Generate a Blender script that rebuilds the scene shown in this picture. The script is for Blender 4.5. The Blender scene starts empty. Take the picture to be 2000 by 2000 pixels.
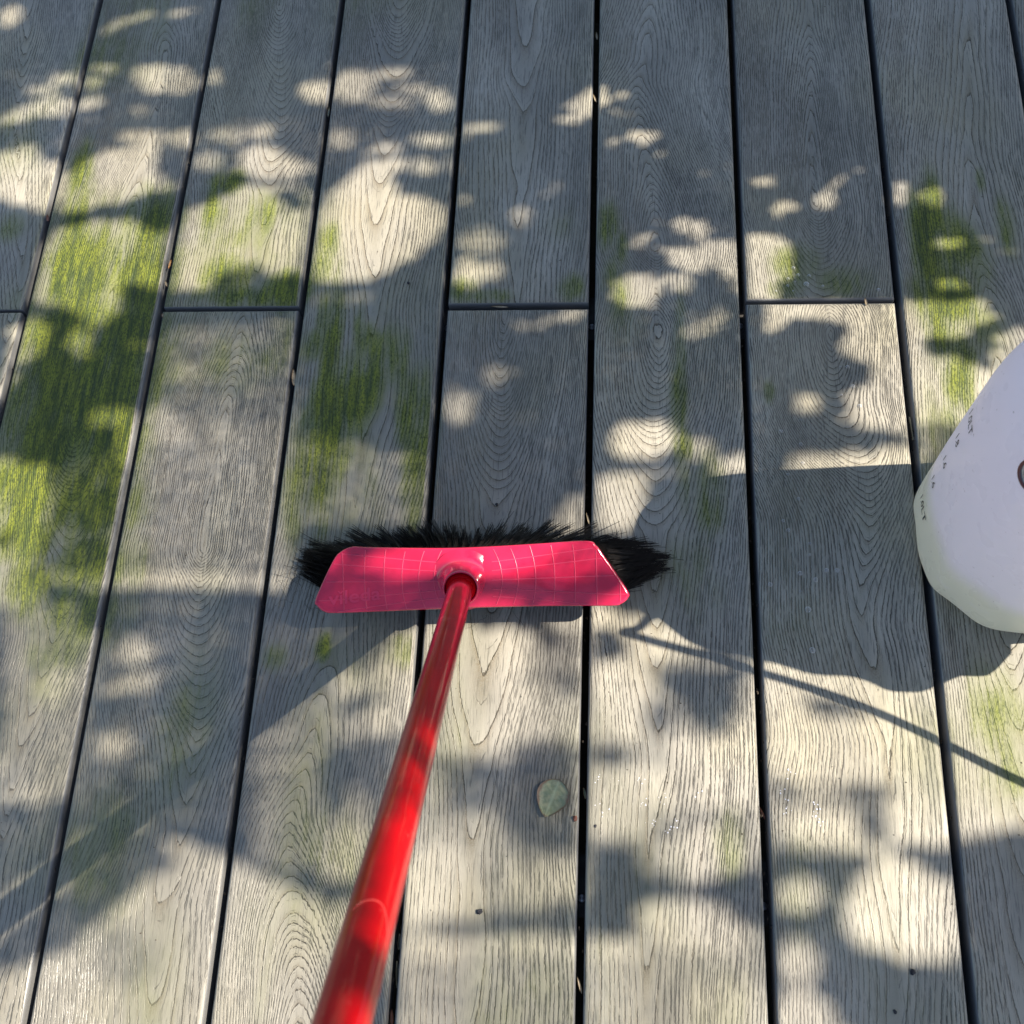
import bpy, math, random
import numpy as np
from mathutils import Vector, Matrix
random.seed(7); RNG = np.random.default_rng(11)
SC = bpy.context.scene
COL = SC.collection
# ------------------------------------------------------------------ camera
cam_d = bpy.data.cameras.new('camera'); cam = bpy.data.objects.new('camera', cam_d); COL.objects.link(cam)
FWD = Vector((-0.0941409, 0.3582297, -0.92887511)); RIGHT = Vector((0.99551424, 0.04270848, -0.08442379))
UP = RIGHT.cross(FWD)
cam.matrix_world = Matrix(((RIGHT.x, UP.x, -FWD.x, 0.02572), (RIGHT.y, UP.y, -FWD.y, -0.69029), (RIGHT.z, UP.z, -FWD.z, 1.09284), (0, 0, 0, 1)))
cam_d.sensor_width = 36; cam_d.lens = 36.845; cam_d.clip_start = 0.02; cam_d.clip_end = 100
cam_d.dof.use_dof = True; cam_d.dof.focus_distance = 1.16; cam_d.dof.aperture_fstop = 11
SC.camera = cam
# ------------------------------------------------------------------ sky, sun, exposure
SUN = Vector((0.94, 0.0705, 1.0)).normalized()
EL = math.asin(SUN.z)
wd = bpy.data.worlds.new('World'); SC.world = wd; wd.use_nodes = True
wn = wd.node_tree.nodes; bg = wn['Background']
sky = wn.new('ShaderNodeTexSky'); sky.sky_type = 'NISHITA'; sky.sun_disc = False
sky.sun_elevation = EL; sky.sun_rotation = math.atan2(SUN.x, SUN.y)
wd.node_tree.links.new(sky.outputs[0], bg.inputs[0]); bg.inputs[1].default_value = 0.088
ld = bpy.data.lights.new('sun', 'SUN'); ld.energy = 5.0; ld.angle = math.radians(0.53); ld.color = (1, 0.91, 0.78)
sun = bpy.data.objects.new('sun', ld); COL.objects.link(sun)
sun.rotation_euler = SUN.to_track_quat('Z', 'Y').to_euler(); sun.location = SUN * 5
SC.view_settings.view_transform = 'Standard'; SC.view_settings.look = 'None'
SC.view_settings.exposure = 1.32; SC.view_settings.gamma = 1.0; SC.view_settings.use_curve_mapping = False
# ------------------------------------------------------------------ measured data (mm on the deck): light holes of the tree, grain centre lines, moss patches
LIGHT=[(0,[-1361,1021,942,834,772,2,-1050,23]),(0.1,[-545,18,210,9,197,-287,-492,-295]),(0.3,[-537,-29,-363,-15,-316,-405,-534,-409]),(0.42,[-563,-146,-345,-160,-322,-405,-572,-373]),(0.3,[-344,-174,-172,-200,-171,-291,-330,-293]),(0.25,[-649,-216,-549,-188,-542,-366,-630,-367]),(0.3,[6,-219,183,-205,175,-418,7,-289]),(0.45,[-663,-387,-522,-372,-486,-569,-611,-617]),(0.2,[-541,-369,-273,-367,-175,-402,-347,-532,-336,-618,-539,-625,-532,-480]),(0.4,[-349,-521,-175,-402,-169,-488,-212,-634,-261,-686,-331,-649]),(0.5,[-210,-402,81,-397,78,-792,-176,-805]),(0.55,[81,-397,540,-387,513,-557,80,-572]),(0.5,[-73,-545,186,-537,175,-787,-62,-799]),(0.5,[186,-537,518,-527,505,-607,182,-619]),(0.16,[-845,407,-595,407,-555,206,-799,204]),(0.18,[-571,304,-371,297,-359,188,-552,189]),(0.15,[-382,398,-197,381,-171,196,-360,201]),(0.12,[40,134,196,131,190,-20,9,-18]),(0.75,[-825,493,-827,482,-837,475,-853,473,-870,482,-876,495,-872,506,-862,514,-844,517,-829,506]),(0.6,[-713,456,-677,493,-634,499,-623,486,-661,473,-697,454]),(0.65,[-566,496,-577,490,-584,485,-598,484,-611,485,-616,489,-614,495,-604,501,-590,500,-576,500]),(0.75,[-719,374,-724,367,-735,365,-747,364,-757,369,-763,375,-762,382,-752,386,-738,384,-725,381]),(0.75,[-746,354,-747,347,-757,343,-772,345,-785,348,-794,356,-788,362,-779,368,-763,364,-752,360]),(0.85,[-837,301,-803,325,-761,345,-720,341,-722,313,-776,306,-819,293]),(0.91,[-686,368,-688,363,-694,360,-704,359,-712,363,-719,369,-713,374,-706,376,-697,376,-690,373]),(0.91,[-677,335,-678,329,-685,323,-698,319,-713,319,-713,326,-716,333,-707,340,-692,344,-682,340]),(0.585,[-668,395,-673,389,-681,384,-695,383,-707,389,-707,397,-705,403,-699,408,-686,408,-672,404]),(0.95,[-582,368,-586,352,-600,344,-618,348,-631,357,-642,371,-644,388,-629,399,-609,396,-589,387]),(0.65,[-547,369,-546,354,-559,343,-580,343,-600,354,-605,371,-599,385,-587,394,-568,393,-553,383]),(0.65,[-509,366,-512,356,-518,350,-526,352,-533,357,-537,367,-538,378,-530,382,-522,385,-516,375]),(0.455,[-608,319,-609,314,-615,312,-622,313,-629,315,-634,319,-632,324,-625,326,-617,328,-611,323]),(0.75,[-576,270,-580,262,-592,255,-615,254,-633,263,-639,272,-637,281,-620,286,-598,285,-582,278]),(0.91,[-534,265,-539,255,-549,251,-561,251,-569,258,-578,266,-573,275,-565,281,-554,280,-545,273]),(0.95,[-826,256,-810,252,-766,260,-746,237,-718,238,-714,184,-717,143,-759,160,-806,171]),(0.92,[-716,208,-665,247,-586,259,-587,224,-569,206,-549,193,-556,172,-605,160,-669,152,-709,148]),(1,[-709,127,-662,136,-606,148,-585,127,-542,126,-544,65,-547,29,-589,30,-589,-5,-637,-9,-712,12,-717,68]),(0,[-719,137,-668,147,-612,158,-598,171,-572,179,-542,173,-541,130,-569,121,-597,138,-662,136,-708,127]),(0,[-646,-17,-653,-22,-666,-23,-685,-20,-699,-11,-707,-2,-702,4,-685,4,-667,0,-651,-8]),(0,[-590,18,-543,29,-546,-13,-548,-81,-610,-81,-624,-43,-598,-13]),(0.95,[-617,-49,-618,-62,-626,-74,-640,-68,-650,-60,-659,-49,-654,-37,-649,-25,-636,-27,-623,-35]),(0.6,[-675,-56,-678,-61,-685,-65,-698,-64,-707,-60,-716,-55,-715,-49,-703,-45,-690,-47,-679,-50]),(0.39,[-533,-51,-542,-58,-548,-65,-561,-65,-570,-58,-574,-51,-573,-44,-566,-37,-552,-37,-542,-43]),(0,[-713,-80,-674,-67,-632,-73,-538,-62,-538,-146,-599,-135,-606,-202,-664,-208,-702,-160]),(0.8,[-540,-145,-544,-153,-559,-160,-579,-158,-593,-152,-603,-145,-598,-136,-583,-133,-566,-132,-548,-136]),(0.715,[-538,-185,-533,-206,-539,-217,-548,-219,-558,-204,-562,-185,-563,-168,-559,-155,-551,-159,-541,-164]),(1,[-725,-204,-678,-208,-639,-218,-630,-274,-633,-297,-627,-348,-668,-368,-687,-368]),(0.15,[-665,-310,-667,-315,-670,-320,-677,-321,-683,-316,-689,-311,-686,-305,-681,-302,-674,-301,-669,-305]),(0.5,[-539,-353,-549,-362,-568,-366,-590,-367,-611,-363,-624,-355,-614,-346,-595,-342,-573,-341,-550,-345]),(0.7,[-697,-324,-637,-336,-609,-373,-624,-392,-680,-396]),(1,[-537,140,-517,158,-478,179,-448,190,-387,187,-366,174,-361,143,-360,78,-362,45,-396,39,-427,63,-432,48,-457,28,-533,24]),(0,[-374,152,-377,146,-390,153,-401,160,-415,171,-417,180,-406,179,-396,178,-382,169,-371,158]),(0.25,[-423,48,-423,37,-434,27,-451,21,-467,23,-476,31,-477,43,-463,54,-445,59,-429,56]),(0.55,[-452,268,-458,260,-473,255,-491,257,-506,262,-518,270,-514,279,-496,284,-477,281,-461,276]),(0.6,[-488,230,-495,223,-504,217,-517,217,-529,222,-533,231,-530,240,-520,244,-508,244,-496,239]),(0.95,[-469,238,-451,257,-423,246,-369,218,-366,201,-403,200,-449,197,-465,208]),(0.78,[-435,273,-436,263,-441,260,-446,260,-451,265,-457,273,-453,281,-451,290,-444,290,-437,283]),(0.85,[-365,58,-367,50,-376,43,-391,42,-403,50,-408,59,-404,68,-394,73,-380,72,-370,67]),(1,[-351,341,-355,326,-368,320,-382,319,-396,328,-404,343,-398,358,-386,363,-373,364,-361,355]),(0.85,[-361,360,-335,376,-304,378,-300,349,-308,322,-356,325]),(0.75,[-245,368,-253,362,-265,358,-281,359,-298,362,-302,370,-299,377,-282,378,-267,378,-251,375]),(0.85,[-224,341,-225,335,-235,332,-248,333,-258,336,-267,342,-262,348,-249,350,-237,350,-224,347]),(1,[-189,320,-191,308,-201,303,-213,305,-224,310,-228,321,-226,332,-216,339,-204,335,-192,331]),(0.6,[-233,317,-240,312,-257,309,-278,309,-297,313,-307,319,-303,326,-280,327,-258,326,-240,322]),(0.25,[-274,337,-276,331,-280,323,-289,326,-298,330,-299,338,-296,344,-292,351,-283,347,-276,344]),(0.65,[-316,258,-315,246,-326,241,-338,241,-350,248,-351,259,-351,270,-343,280,-330,274,-319,270]),(0.85,[-183,252,-188,246,-201,242,-220,241,-234,247,-243,254,-236,260,-220,263,-203,263,-190,258]),(0.7,[-255,241,-253,233,-266,227,-282,231,-296,235,-306,242,-293,248,-285,253,-270,253,-259,248]),(0.91,[-209,217,-203,209,-207,200,-215,196,-223,197,-229,202,-234,211,-229,220,-221,226,-214,222]),(0.52,[-172,211,-173,202,-178,197,-184,197,-190,203,-194,212,-192,222,-186,227,-180,229,-174,221]),(1,[-350,166,-319,198,-295,221,-269,227,-246,224,-241,208,-258,200,-258,188,-248,169,-220,164,-190,153,-182,139,-182,119,-198,93,-214,73,-233,62,-253,50,-285,30,-313,38,-350,37,-354,76,-353,126]),(0.25,[-261,14,-268,9,-290,6,-318,7,-341,10,-349,15,-341,20,-322,24,-292,24,-269,20]),(0.9,[-177,277,-155,282,-116,277,-114,269,-140,263,-176,254]),(0.585,[-138,149,-140,144,-152,144,-166,146,-173,152,-180,157,-175,161,-165,164,-151,160,-143,154]),(0.4,[-104,93,-110,82,-127,75,-148,74,-170,81,-177,95,-169,108,-151,116,-128,115,-111,105]),(0.95,[-138,47,-138,33,-147,23,-160,28,-172,33,-176,48,-169,59,-163,70,-151,69,-139,62]),(0.715,[-104,51,-109,40,-117,33,-126,34,-135,40,-139,51,-136,62,-129,70,-117,73,-110,61]),(0.52,[-72,130,-77,121,-84,115,-94,115,-101,122,-107,131,-102,140,-95,146,-85,145,-76,140]),(1,[-45,306,-26,325,-5,338,12,335,19,319,14,304,4,298,-3,285,-28,270,-55,276,-57,288,-27,294]),(0.78,[48,327,44,319,38,312,29,307,21,306,17,309,18,315,24,322,33,328,40,328]),(0.65,[50,281,43,280,36,279,26,283,20,290,18,297,25,298,31,299,40,294,48,288]),(1,[40,248,50,260,73,264,86,257,80,240,56,233]),(0.65,[44,246,37,242,30,238,17,238,6,239,2,242,6,246,17,249,29,251,39,249]),(0.8,[67,217,80,225,96,236,91,221,79,211]),(0.91,[68,197,68,193,63,188,58,183,53,182,51,184,51,187,53,192,59,196,64,198]),(0.975,[-37,176,-40,171,-43,165,-49,166,-53,170,-53,176,-54,182,-49,185,-44,183,-39,181]),(0.65,[-47,162,-49,158,-54,156,-60,156,-65,158,-69,162,-68,167,-61,170,-55,169,-50,166]),(0.52,[-55,193,-57,191,-61,190,-65,190,-69,191,-72,194,-70,196,-66,197,-61,198,-56,196]),(0.6,[175,164,171,161,160,162,148,165,140,169,131,174,137,177,148,176,162,172,169,168]),(0.455,[144,192,144,188,141,184,137,186,133,188,132,193,134,197,137,199,141,199,144,197]),(0.39,[178,201,172,199,164,200,155,202,149,207,149,211,151,214,159,213,168,211,173,206]),(0.85,[190,175,202,188,218,188,236,190,245,202,242,190,230,173,204,170]),(0.75,[277,159,294,176,314,190,332,199,335,187,314,178,297,164,283,153]),(1,[302,149,301,140,293,133,281,128,274,135,270,143,271,153,280,160,292,165,301,159]),(1,[250,139,249,132,239,128,229,123,222,128,219,133,221,139,227,145,237,145,248,145]),(0.455,[321,114,318,111,311,108,302,109,297,112,296,115,298,118,303,120,311,120,318,118]),(0.78,[389,153,384,139,377,130,369,134,361,137,359,153,365,167,373,174,380,175,386,166]),(0.9,[427,141,421,133,411,133,402,138,396,146,399,156,404,163,413,169,424,163,426,152]),(0.585,[447,176,447,170,443,167,439,167,437,171,436,176,438,181,441,184,444,183,447,180]),(1,[445,80,443,73,429,71,416,71,405,77,407,85,411,91,421,94,433,92,441,86]),(0.75,[482,88,479,84,470,80,459,78,447,78,447,83,450,87,459,91,470,93,482,93]),(0.7,[513,63,506,60,497,60,486,60,476,63,474,68,481,71,488,74,501,72,507,68]),(0.95,[443,17,437,13,425,13,412,16,404,24,404,31,408,37,420,35,433,34,437,25]),(0.52,[425,1,424,-2,420,-4,413,-3,410,-1,407,1,408,4,414,5,420,5,425,3]),(0.95,[145,102,139,94,124,95,109,99,94,109,90,121,101,126,116,126,132,122,142,112]),(0.78,[74,101,72,96,68,89,60,84,53,85,47,87,47,93,55,99,62,104,70,105]),(0.95,[85,77,124,81,150,61,137,38,117,46,89,62]),(0.85,[128,92,174,94,175,13,146,55,129,72]),(1,[184,54,190,100,214,106,238,94,244,53,239,38,222,9,182,8]),(0.95,[84,26,82,12,67,0,45,-3,29,7,25,21,29,34,43,45,62,46,76,38]),(0.65,[125,32,118,22,110,14,97,12,89,21,83,33,87,45,99,49,109,48,120,44]),(0.7,[-88,-29,-48,-10,-16,-6,-6,-9,-16,-18,-56,-28]),(0.5,[110,-23,157,-7,169,-20,128,-48,111,-52]),(0.45,[-93,-95,-99,-102,-105,-109,-116,-110,-125,-104,-128,-95,-127,-85,-117,-81,-107,-81,-100,-87]),(0.6,[-136,-137,-138,-151,-146,-162,-157,-161,-167,-152,-173,-137,-169,-123,-161,-111,-150,-119,-140,-123]),(0.52,[-478,-92,-479,-101,-488,-106,-499,-105,-510,-100,-510,-92,-509,-85,-503,-80,-492,-78,-481,-83]),(0.6,[-541,-132,-518,-137,-485,-160,-478,-181,-537,-181]),(1,[103,-181,90,-196,70,-205,44,-207,24,-192,22,-174,33,-160,51,-152,75,-151,97,-162]),(0.55,[149,-200,140,-205,126,-205,112,-199,107,-190,98,-179,108,-175,120,-173,136,-179,143,-190]),(0.95,[140,-209,174,-192,176,-218,141,-227]),(0.8,[3,-229,24,-219,55,-219,65,-244,62,-289,1,-289]),(0.75,[-35,-268,-18,-252,-2,-244,1,-296,-40,-296]),(0.75,[264,-134,260,-143,252,-149,244,-148,235,-144,234,-134,233,-122,245,-120,255,-117,265,-122]),(0.95,[292,-117,318,-108,357,-94,355,-159,313,-169,284,-153]),(1,[361,-96,407,-90,442,-93,463,-85,437,-132,409,-153,355,-160]),(0.65,[451,-66,465,-44,514,-23,505,-92,449,-85]),(0.35,[354,-160,406,-155,389,-210,353,-204]),(0.95,[244,-214,288,-188,311,-191,358,-180,367,-203,350,-391,217,-433,186,-406,214,-287]),(0.8,[-542,-347,-324,-344,-321,-363,-539,-367]),(0.15,[-572,-371,-321,-366,-316,-411,-563,-416]),(0.3,[-429,-389,-440,-393,-461,-395,-488,-396,-514,-395,-531,-391,-517,-386,-490,-384,-462,-382,-436,-384]),(0.7,[-471,-432,-474,-442,-481,-450,-495,-454,-508,-453,-519,-447,-518,-436,-508,-427,-493,-423,-479,-425]),(0.65,[-463,-464,-469,-473,-485,-480,-503,-487,-520,-488,-528,-484,-525,-477,-509,-469,-492,-464,-473,-461]),(0.05,[-492,-498,-495,-504,-504,-510,-520,-510,-533,-506,-540,-500,-537,-492,-523,-488,-509,-489,-496,-492]),(0.6,[-478,-539,-483,-549,-493,-554,-506,-555,-519,-550,-524,-540,-521,-530,-512,-524,-498,-522,-484,-528]),(0.75,[-552,-467,-553,-478,-560,-490,-577,-497,-593,-495,-606,-489,-605,-477,-594,-466,-579,-460,-563,-460]),(0.12,[-359,-476,-359,-504,-372,-525,-394,-526,-415,-509,-423,-478,-419,-450,-407,-430,-386,-428,-368,-448]),(0.3,[-613,-608,-548,-608,-547,-616,-610,-617]),(0.65,[-543,-596,-549,-603,-568,-608,-592,-610,-617,-607,-629,-599,-617,-591,-597,-586,-573,-584,-552,-588]),(0.9,[-634,-618,-552,-618,-479,-623,-421,-631,-392,-636,-365,-644,-328,-658,-307,-663,-279,-675,-257,-685,-231,-690,-229,-733,-246,-822,-581,-840]),(0.6,[-508,-706,-514,-719,-529,-728,-551,-729,-567,-720,-577,-709,-577,-696,-559,-689,-539,-690,-521,-695]),(0.55,[-423,-742,-422,-760,-437,-773,-459,-773,-476,-761,-483,-745,-482,-729,-470,-715,-449,-716,-434,-727]),(0.8,[-229,-451,-207,-423,-178,-399,-172,-482,-191,-497]),(0.1,[-207,-496,-211,-501,-224,-503,-239,-500,-250,-495,-257,-489,-252,-483,-239,-481,-221,-483,-210,-489]),(0.65,[-233,-465,-236,-475,-245,-484,-258,-480,-271,-477,-273,-466,-274,-455,-263,-448,-249,-451,-238,-456]),(0.75,[-186,-500,-189,-509,-201,-515,-216,-514,-230,-510,-236,-501,-229,-493,-217,-490,-204,-485,-194,-492]),(0.15,[-262,-529,-183,-524,-197,-555,-215,-605,-264,-607,-276,-557]),(0.715,[-224,-590,-226,-597,-229,-605,-236,-604,-241,-598,-244,-591,-245,-582,-239,-577,-232,-579,-227,-583]),(0.75,[-265,-636,-247,-614,-215,-605,-216,-654,-230,-671,-258,-668]),(0.12,[-287,-657,-264,-664,-230,-675,-231,-691,-257,-686,-284,-674]),(1,[-176,-397,-115,-396,-111,-464,-171,-465]),(1,[-146,-401,-83,-397,-57,-405,-53,-445,-80,-458,-35,-462,-31,-512,-110,-536,-149,-537]),(0.15,[-21,-413,-24,-420,-29,-428,-40,-425,-47,-421,-55,-413,-48,-406,-42,-397,-31,-400,-22,-404]),(0.3,[-2,-461,-9,-467,-17,-471,-26,-473,-33,-468,-36,-462,-37,-455,-26,-452,-16,-450,-7,-454]),(0.95,[-38,-473,-3,-478,-2,-522,-34,-520]),(0.15,[-74,-530,-55,-523,-1,-530,0,-548,-73,-551]),(0.15,[-146,-550,-73,-545,-3,-551,-1,-631,-70,-628,-85,-593,-134,-590]),(0.6,[-90,-616,-92,-622,-109,-627,-132,-628,-152,-625,-159,-619,-154,-612,-134,-608,-110,-607,-93,-611]),(0.9,[-180,-643,-159,-628,-102,-630,-92,-674,-101,-692,-180,-696]),(0.7,[-2,-656,-7,-667,-23,-676,-45,-676,-64,-670,-67,-658,-59,-648,-45,-640,-24,-637,-5,-643]),(0.12,[-138,-696,-67,-691,2,-677,3,-706,-66,-708,-132,-707]),(0.8,[-163,-716,-2,-709,-2,-726,-161,-733]),(1,[4,-393,104,-396,125,-424,75,-437,42,-432,3,-397]),(0.05,[42,-418,39,-427,28,-432,17,-432,9,-426,6,-418,6,-409,17,-404,27,-406,37,-409]),(0.95,[4,-438,62,-431,70,-459,62,-512,6,-513]),(0.2,[92,-495,91,-506,80,-509,70,-511,60,-506,61,-495,59,-484,71,-481,81,-476,88,-485]),(0.08,[73,-444,109,-436,163,-441,162,-463,153,-488,145,-508,107,-500,86,-465]),(0.95,[91,-511,139,-515,177,-490,176,-543,96,-548]),(0.12,[4,-522,43,-523,45,-548,4,-549]),(0.75,[173,-404,165,-408,146,-410,121,-408,102,-403,95,-399,103,-394,123,-393,147,-395,168,-399]),(0.05,[114,-411,175,-410,177,-434,125,-430]),(0.9,[4,-549,80,-546,175,-548,171,-579,106,-586,74,-613,6,-610]),(1,[159,-624,153,-639,135,-649,113,-649,93,-642,86,-626,97,-611,114,-601,136,-601,151,-610]),(0.455,[95,-597,90,-607,83,-612,75,-615,67,-610,67,-598,67,-585,76,-581,85,-577,92,-585]),(0.05,[5,-616,48,-624,69,-648,105,-658,156,-642,181,-634,178,-701,160,-688,138,-674,113,-667,87,-667,62,-673,56,-685,56,-699,7,-709]),(1,[57,-680,74,-670,99,-668,125,-676,150,-687,163,-702,149,-714,123,-720,94,-719,74,-710,59,-697]),(0.8,[7,-712,53,-710,53,-726,7,-728]),(0.7,[103,-746,172,-738,169,-800,92,-804]),(0.95,[187,-394,291,-448,344,-453,333,-563,185,-548]),(0.15,[295,-485,286,-489,268,-490,243,-487,225,-482,223,-477,230,-473,246,-471,273,-474,292,-480]),(0.2,[218,-567,213,-573,204,-575,194,-577,189,-573,186,-568,186,-563,195,-559,206,-558,216,-561]),(0.15,[316,-564,311,-568,293,-572,271,-572,257,-570,247,-566,250,-561,271,-558,295,-557,312,-560]),(1,[268,-596,264,-608,244,-615,222,-616,204,-609,204,-598,208,-587,224,-579,246,-579,261,-586]),(0.1,[297,-595,293,-604,288,-614,280,-611,276,-605,274,-596,276,-584,282,-576,290,-580,297,-583]),(1,[303,-564,334,-551,360,-592,358,-611,304,-614]),(0.04,[183,-611,208,-621,278,-618,358,-613,361,-631,308,-625,288,-624,262,-640,231,-644,181,-643]),(0.85,[242,-660,237,-673,221,-681,204,-681,189,-675,182,-663,191,-650,207,-645,222,-644,238,-648]),(0.03,[236,-644,262,-640,252,-665,252,-702,266,-711,323,-720,355,-709,347,-791,246,-797,229,-758,178,-710,179,-684,224,-680]),(1,[258,-650,273,-628,303,-624,322,-633,355,-641,359,-660,358,-695,348,-712,323,-718,295,-713,271,-708,256,-693]),(0.85,[225,-720,221,-732,212,-741,198,-743,191,-732,186,-721,189,-708,201,-701,213,-701,224,-707]),(0.75,[184,-747,206,-751,252,-777,250,-796,182,-800]),(1,[352,-397,482,-388,455,-589,400,-593,359,-602]),(0.02,[361,-608,399,-598,455,-589,428,-787,349,-791]),(1,[-247,-324,-86,-318,-102,-371,-236,-376]),(0.45,[-86,-318,-16,-314,-27,-369,-125,-371]),(0.03,[7,-297,105,-291,104,-349,8,-351]),(0.2,[-651,-597,-548,-608,-447,-624,-414,-652,-457,-694,-514,-746,-608,-775]),(0.12,[68,-228,136,-213,141,-228,177,-221,178,-395,70,-397,56,-289]),(0.08,[-286,-474,-444,-609,-460,-590,-302,-455]),(0.45,[-444,-609,-471,-632,-487,-613,-460,-590]),(0.12,[-471,-632,-495,-653,-511,-634,-487,-613]),(0.5,[-495,-653,-528,-681,-545,-662,-511,-634]),(1,[-528,-681,-571,-717,-587,-698,-545,-662]),(0.85,[-571,-717,-579,-725,-596,-706,-587,-698]),(1,[-579,-725,-622,-760,-638,-741,-596,-706]),(0.05,[-622,-760,-642,-778,-659,-759,-638,-741]),(0.55,[-642,-778,-652,-786,-668,-767,-659,-759]),(0.75,[-652,-786,-670,-801,-686,-782,-668,-767])]
GRAIN={'0a':[(525,-824,12),(330,-804,30),(4,-724,40)],'0b':[(-11,-735,34),(-298,-723,60),(-485,-696,30)],'1':[(515,-615,40),(379,-602,34),(247,-601,25),(158,-603,15),(66,-608,9),(-51,-612,4),(-155,-616,0),(-202,-612,18),(-263,-605,38),(-329,-595,52),(-422,-593,60),(-476,-600,64),(-595,-604,72),(-813,-598,80)],'2a':[(631,-460,30),(500,-446,0),(410,-438,30),(281,-416,54),(207,-426,66),(169,-424,70),(16,-421,76)],'2b':[(-7,-431,34),(-61,-430,25),(-120,-435,14),(-153,-436,9),(-249,-436,4),(-316,-438,0),(-352,-438,24),(-419,-428,46),(-472,-417,58),(-523,-413,66),(-620,-414,76),(-693,-424,80),(-804,-411,84)],'3':[(558,-269,0),(499,-274,15),(426,-270,34),(366,-272,48),(276,-275,64),(141,-276,72),(-16,-266,77),(-160,-262,80),(-355,-274,82),(-445,-276,80),(-530,-284,74),(-609,-300,64),(-657,-293,54),(-707,-285,42),(-750,-275,30),(-800,-265,18)],'4a':[(569,-95,50),(490,-96,62),(306,-96,72),(5,-91,76)],'4b':[(-10,-103,0),(-47,-105,8),(-90,-106,18),(-153,-103,38),(-246,-105,58),(-352,-105,70),(-508,-109,79),(-630,-110,83),(-789,-106,85)],'5':[(482,76,66),(380,66,56),(336,53,50),(257,59,38),(174,74,24),(110,77,9),(85,77,0),(48,79,22),(10,79,20),(-35,79,3),(-90,77,20),(-159,75,42),(-225,75,58),(-289,71,68),(-476,73,78),(-535,73,80),(-780,61,86)],'6a':[(472,282,32),(336,276,18),(251,273,9),(193,274,5),(143,275,0),(106,278,18),(60,277,36),(8,275,50)],'6b':[(8,279,24),(-21,281,9),(-43,281,0),(-77,282,12),(-132,281,28),(-172,292,40),(-224,304,56),(-274,305,66),(-340,295,76),(-392,290,80),(-513,307,85),(-769,290,88)],'7':[(462,491,72),(204,460,66),(65,460,60),(6,464,54),(-51,464,46),(-222,455,40),(-456,437,66),(-763,417,82)]}
MOSS=[(-673,-230,33,47,0.8),(-664,-297,29,39,0.7),(-631,-361,38,37,0.6),(-662,-58,27,59,0.6),(-605,82,21,48,0.5),(-394,16,135,46,0.18),(-281,-228,68,127,0.22),(399,-223,34,121,0.35),(411,-499,31,62,0.4),(441,6,36,105,0.35),(-319,-737,42,75,0.14),(-528,-592,69,53,0.12),(-688,209,14,43,0.7),(-683,133,21,50,0.75),(-660,51,36,63,0.95),(-575,131,33,42,0.85),(-568,49,32,62,0.95),(-582,-43,48,45,1),(-655,-28,49,45,0.9),(-632,-103,67,64,1),(-578,-103,40,64,1),(-643,-182,53,55,0.95),(-568,-195,33,55,0.9),(-655,-250,39,53,0.85),(-587,-263,51,46,0.8),(-644,-303,33,39,0.75),(-567,-335,44,37,0.75),(-568,-391,43,37,0.7),(-583,-440,37,24,0.45),(-582,-476,31,29,0.25),(-480,191,18,17,0.75),(-495,146,11,50,0.5),(-430,136,18,33,0.65),(-439,103,28,32,0.4),(-453,48,35,28,0.7),(-381,27,27,23,0.95),(-421,20,61,15,0.75),(-517,17,28,23,0.25),(-429,-74,80,44,0.28),(-372,-45,19,51,0.3),(-507,-88,20,44,0.3),(-338,94,14,32,0.55),(-341,62,14,31,0.6),(-330,-8,8,30,0.65),(-338,-52,16,22,0.55),(-315,-60,10,86,0.75),(-282,-23,8,44,0.4),(-263,-89,16,36,0.85),(-279,-118,25,42,0.9),(-273,-53,10,29,0.6),(-239,-68,17,43,0.4),(-308,-153,23,61,0.75),(-331,-174,19,54,0.5),(-319,-228,32,52,0.6),(-290,-201,19,66,0.45),(-223,-104,10,69,0.45),(-197,-194,16,78,0.65),(-214,-132,13,55,0.5),(-188,-227,12,39,0.4),(-331,-280,12,39,0.45),(-305,-293,12,25,0.45),(-284,-428,7,14,0.75),(-336,-441,12,14,0.5),(-256,-445,35,34,0.2),(-196,-432,14,17,0.55),(-219,-438,58,68,0.15),(-160,25,16,16,0.55),(-134,13,33,9,0.45),(-24,23,16,19,0.4),(-39,112,27,47,0.2),(17,111,13,31,0.5),(34,79,8,23,0.45),(28,26,16,45,0.4),(41,-19,25,43,0.2),(106,-48,7,56,0.4),(102,-132,9,67,0.5),(106,-186,8,19,0.85),(106,-225,7,38,0.45),(135,-244,18,50,0.35),(110,-349,34,59,0.25),(243,53,25,26,0.5),(298,30,30,18,0.45),(229,20,19,15,0.45),(204,-118,6,14,0.5),(411,126,11,45,0.9),(400,73,15,59,1),(431,80,24,44,0.75),(417,7,30,43,0.85),(416,-57,21,42,0.75),(414,-105,13,40,0.95),(407,-152,12,33,0.65),(472,172,5,16,0.6),(494,102,13,45,0.4),(449,28,12,43,0.45),(408,-483,20,32,0.5),(418,-530,20,31,0.45),(-766,126,22,25,0.3),(-728,20,29,24,0.2),(-796,293,23,19,0.2),(146,-620,16,35,0.3),(-313,-784,21,37,0.15)]
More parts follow.
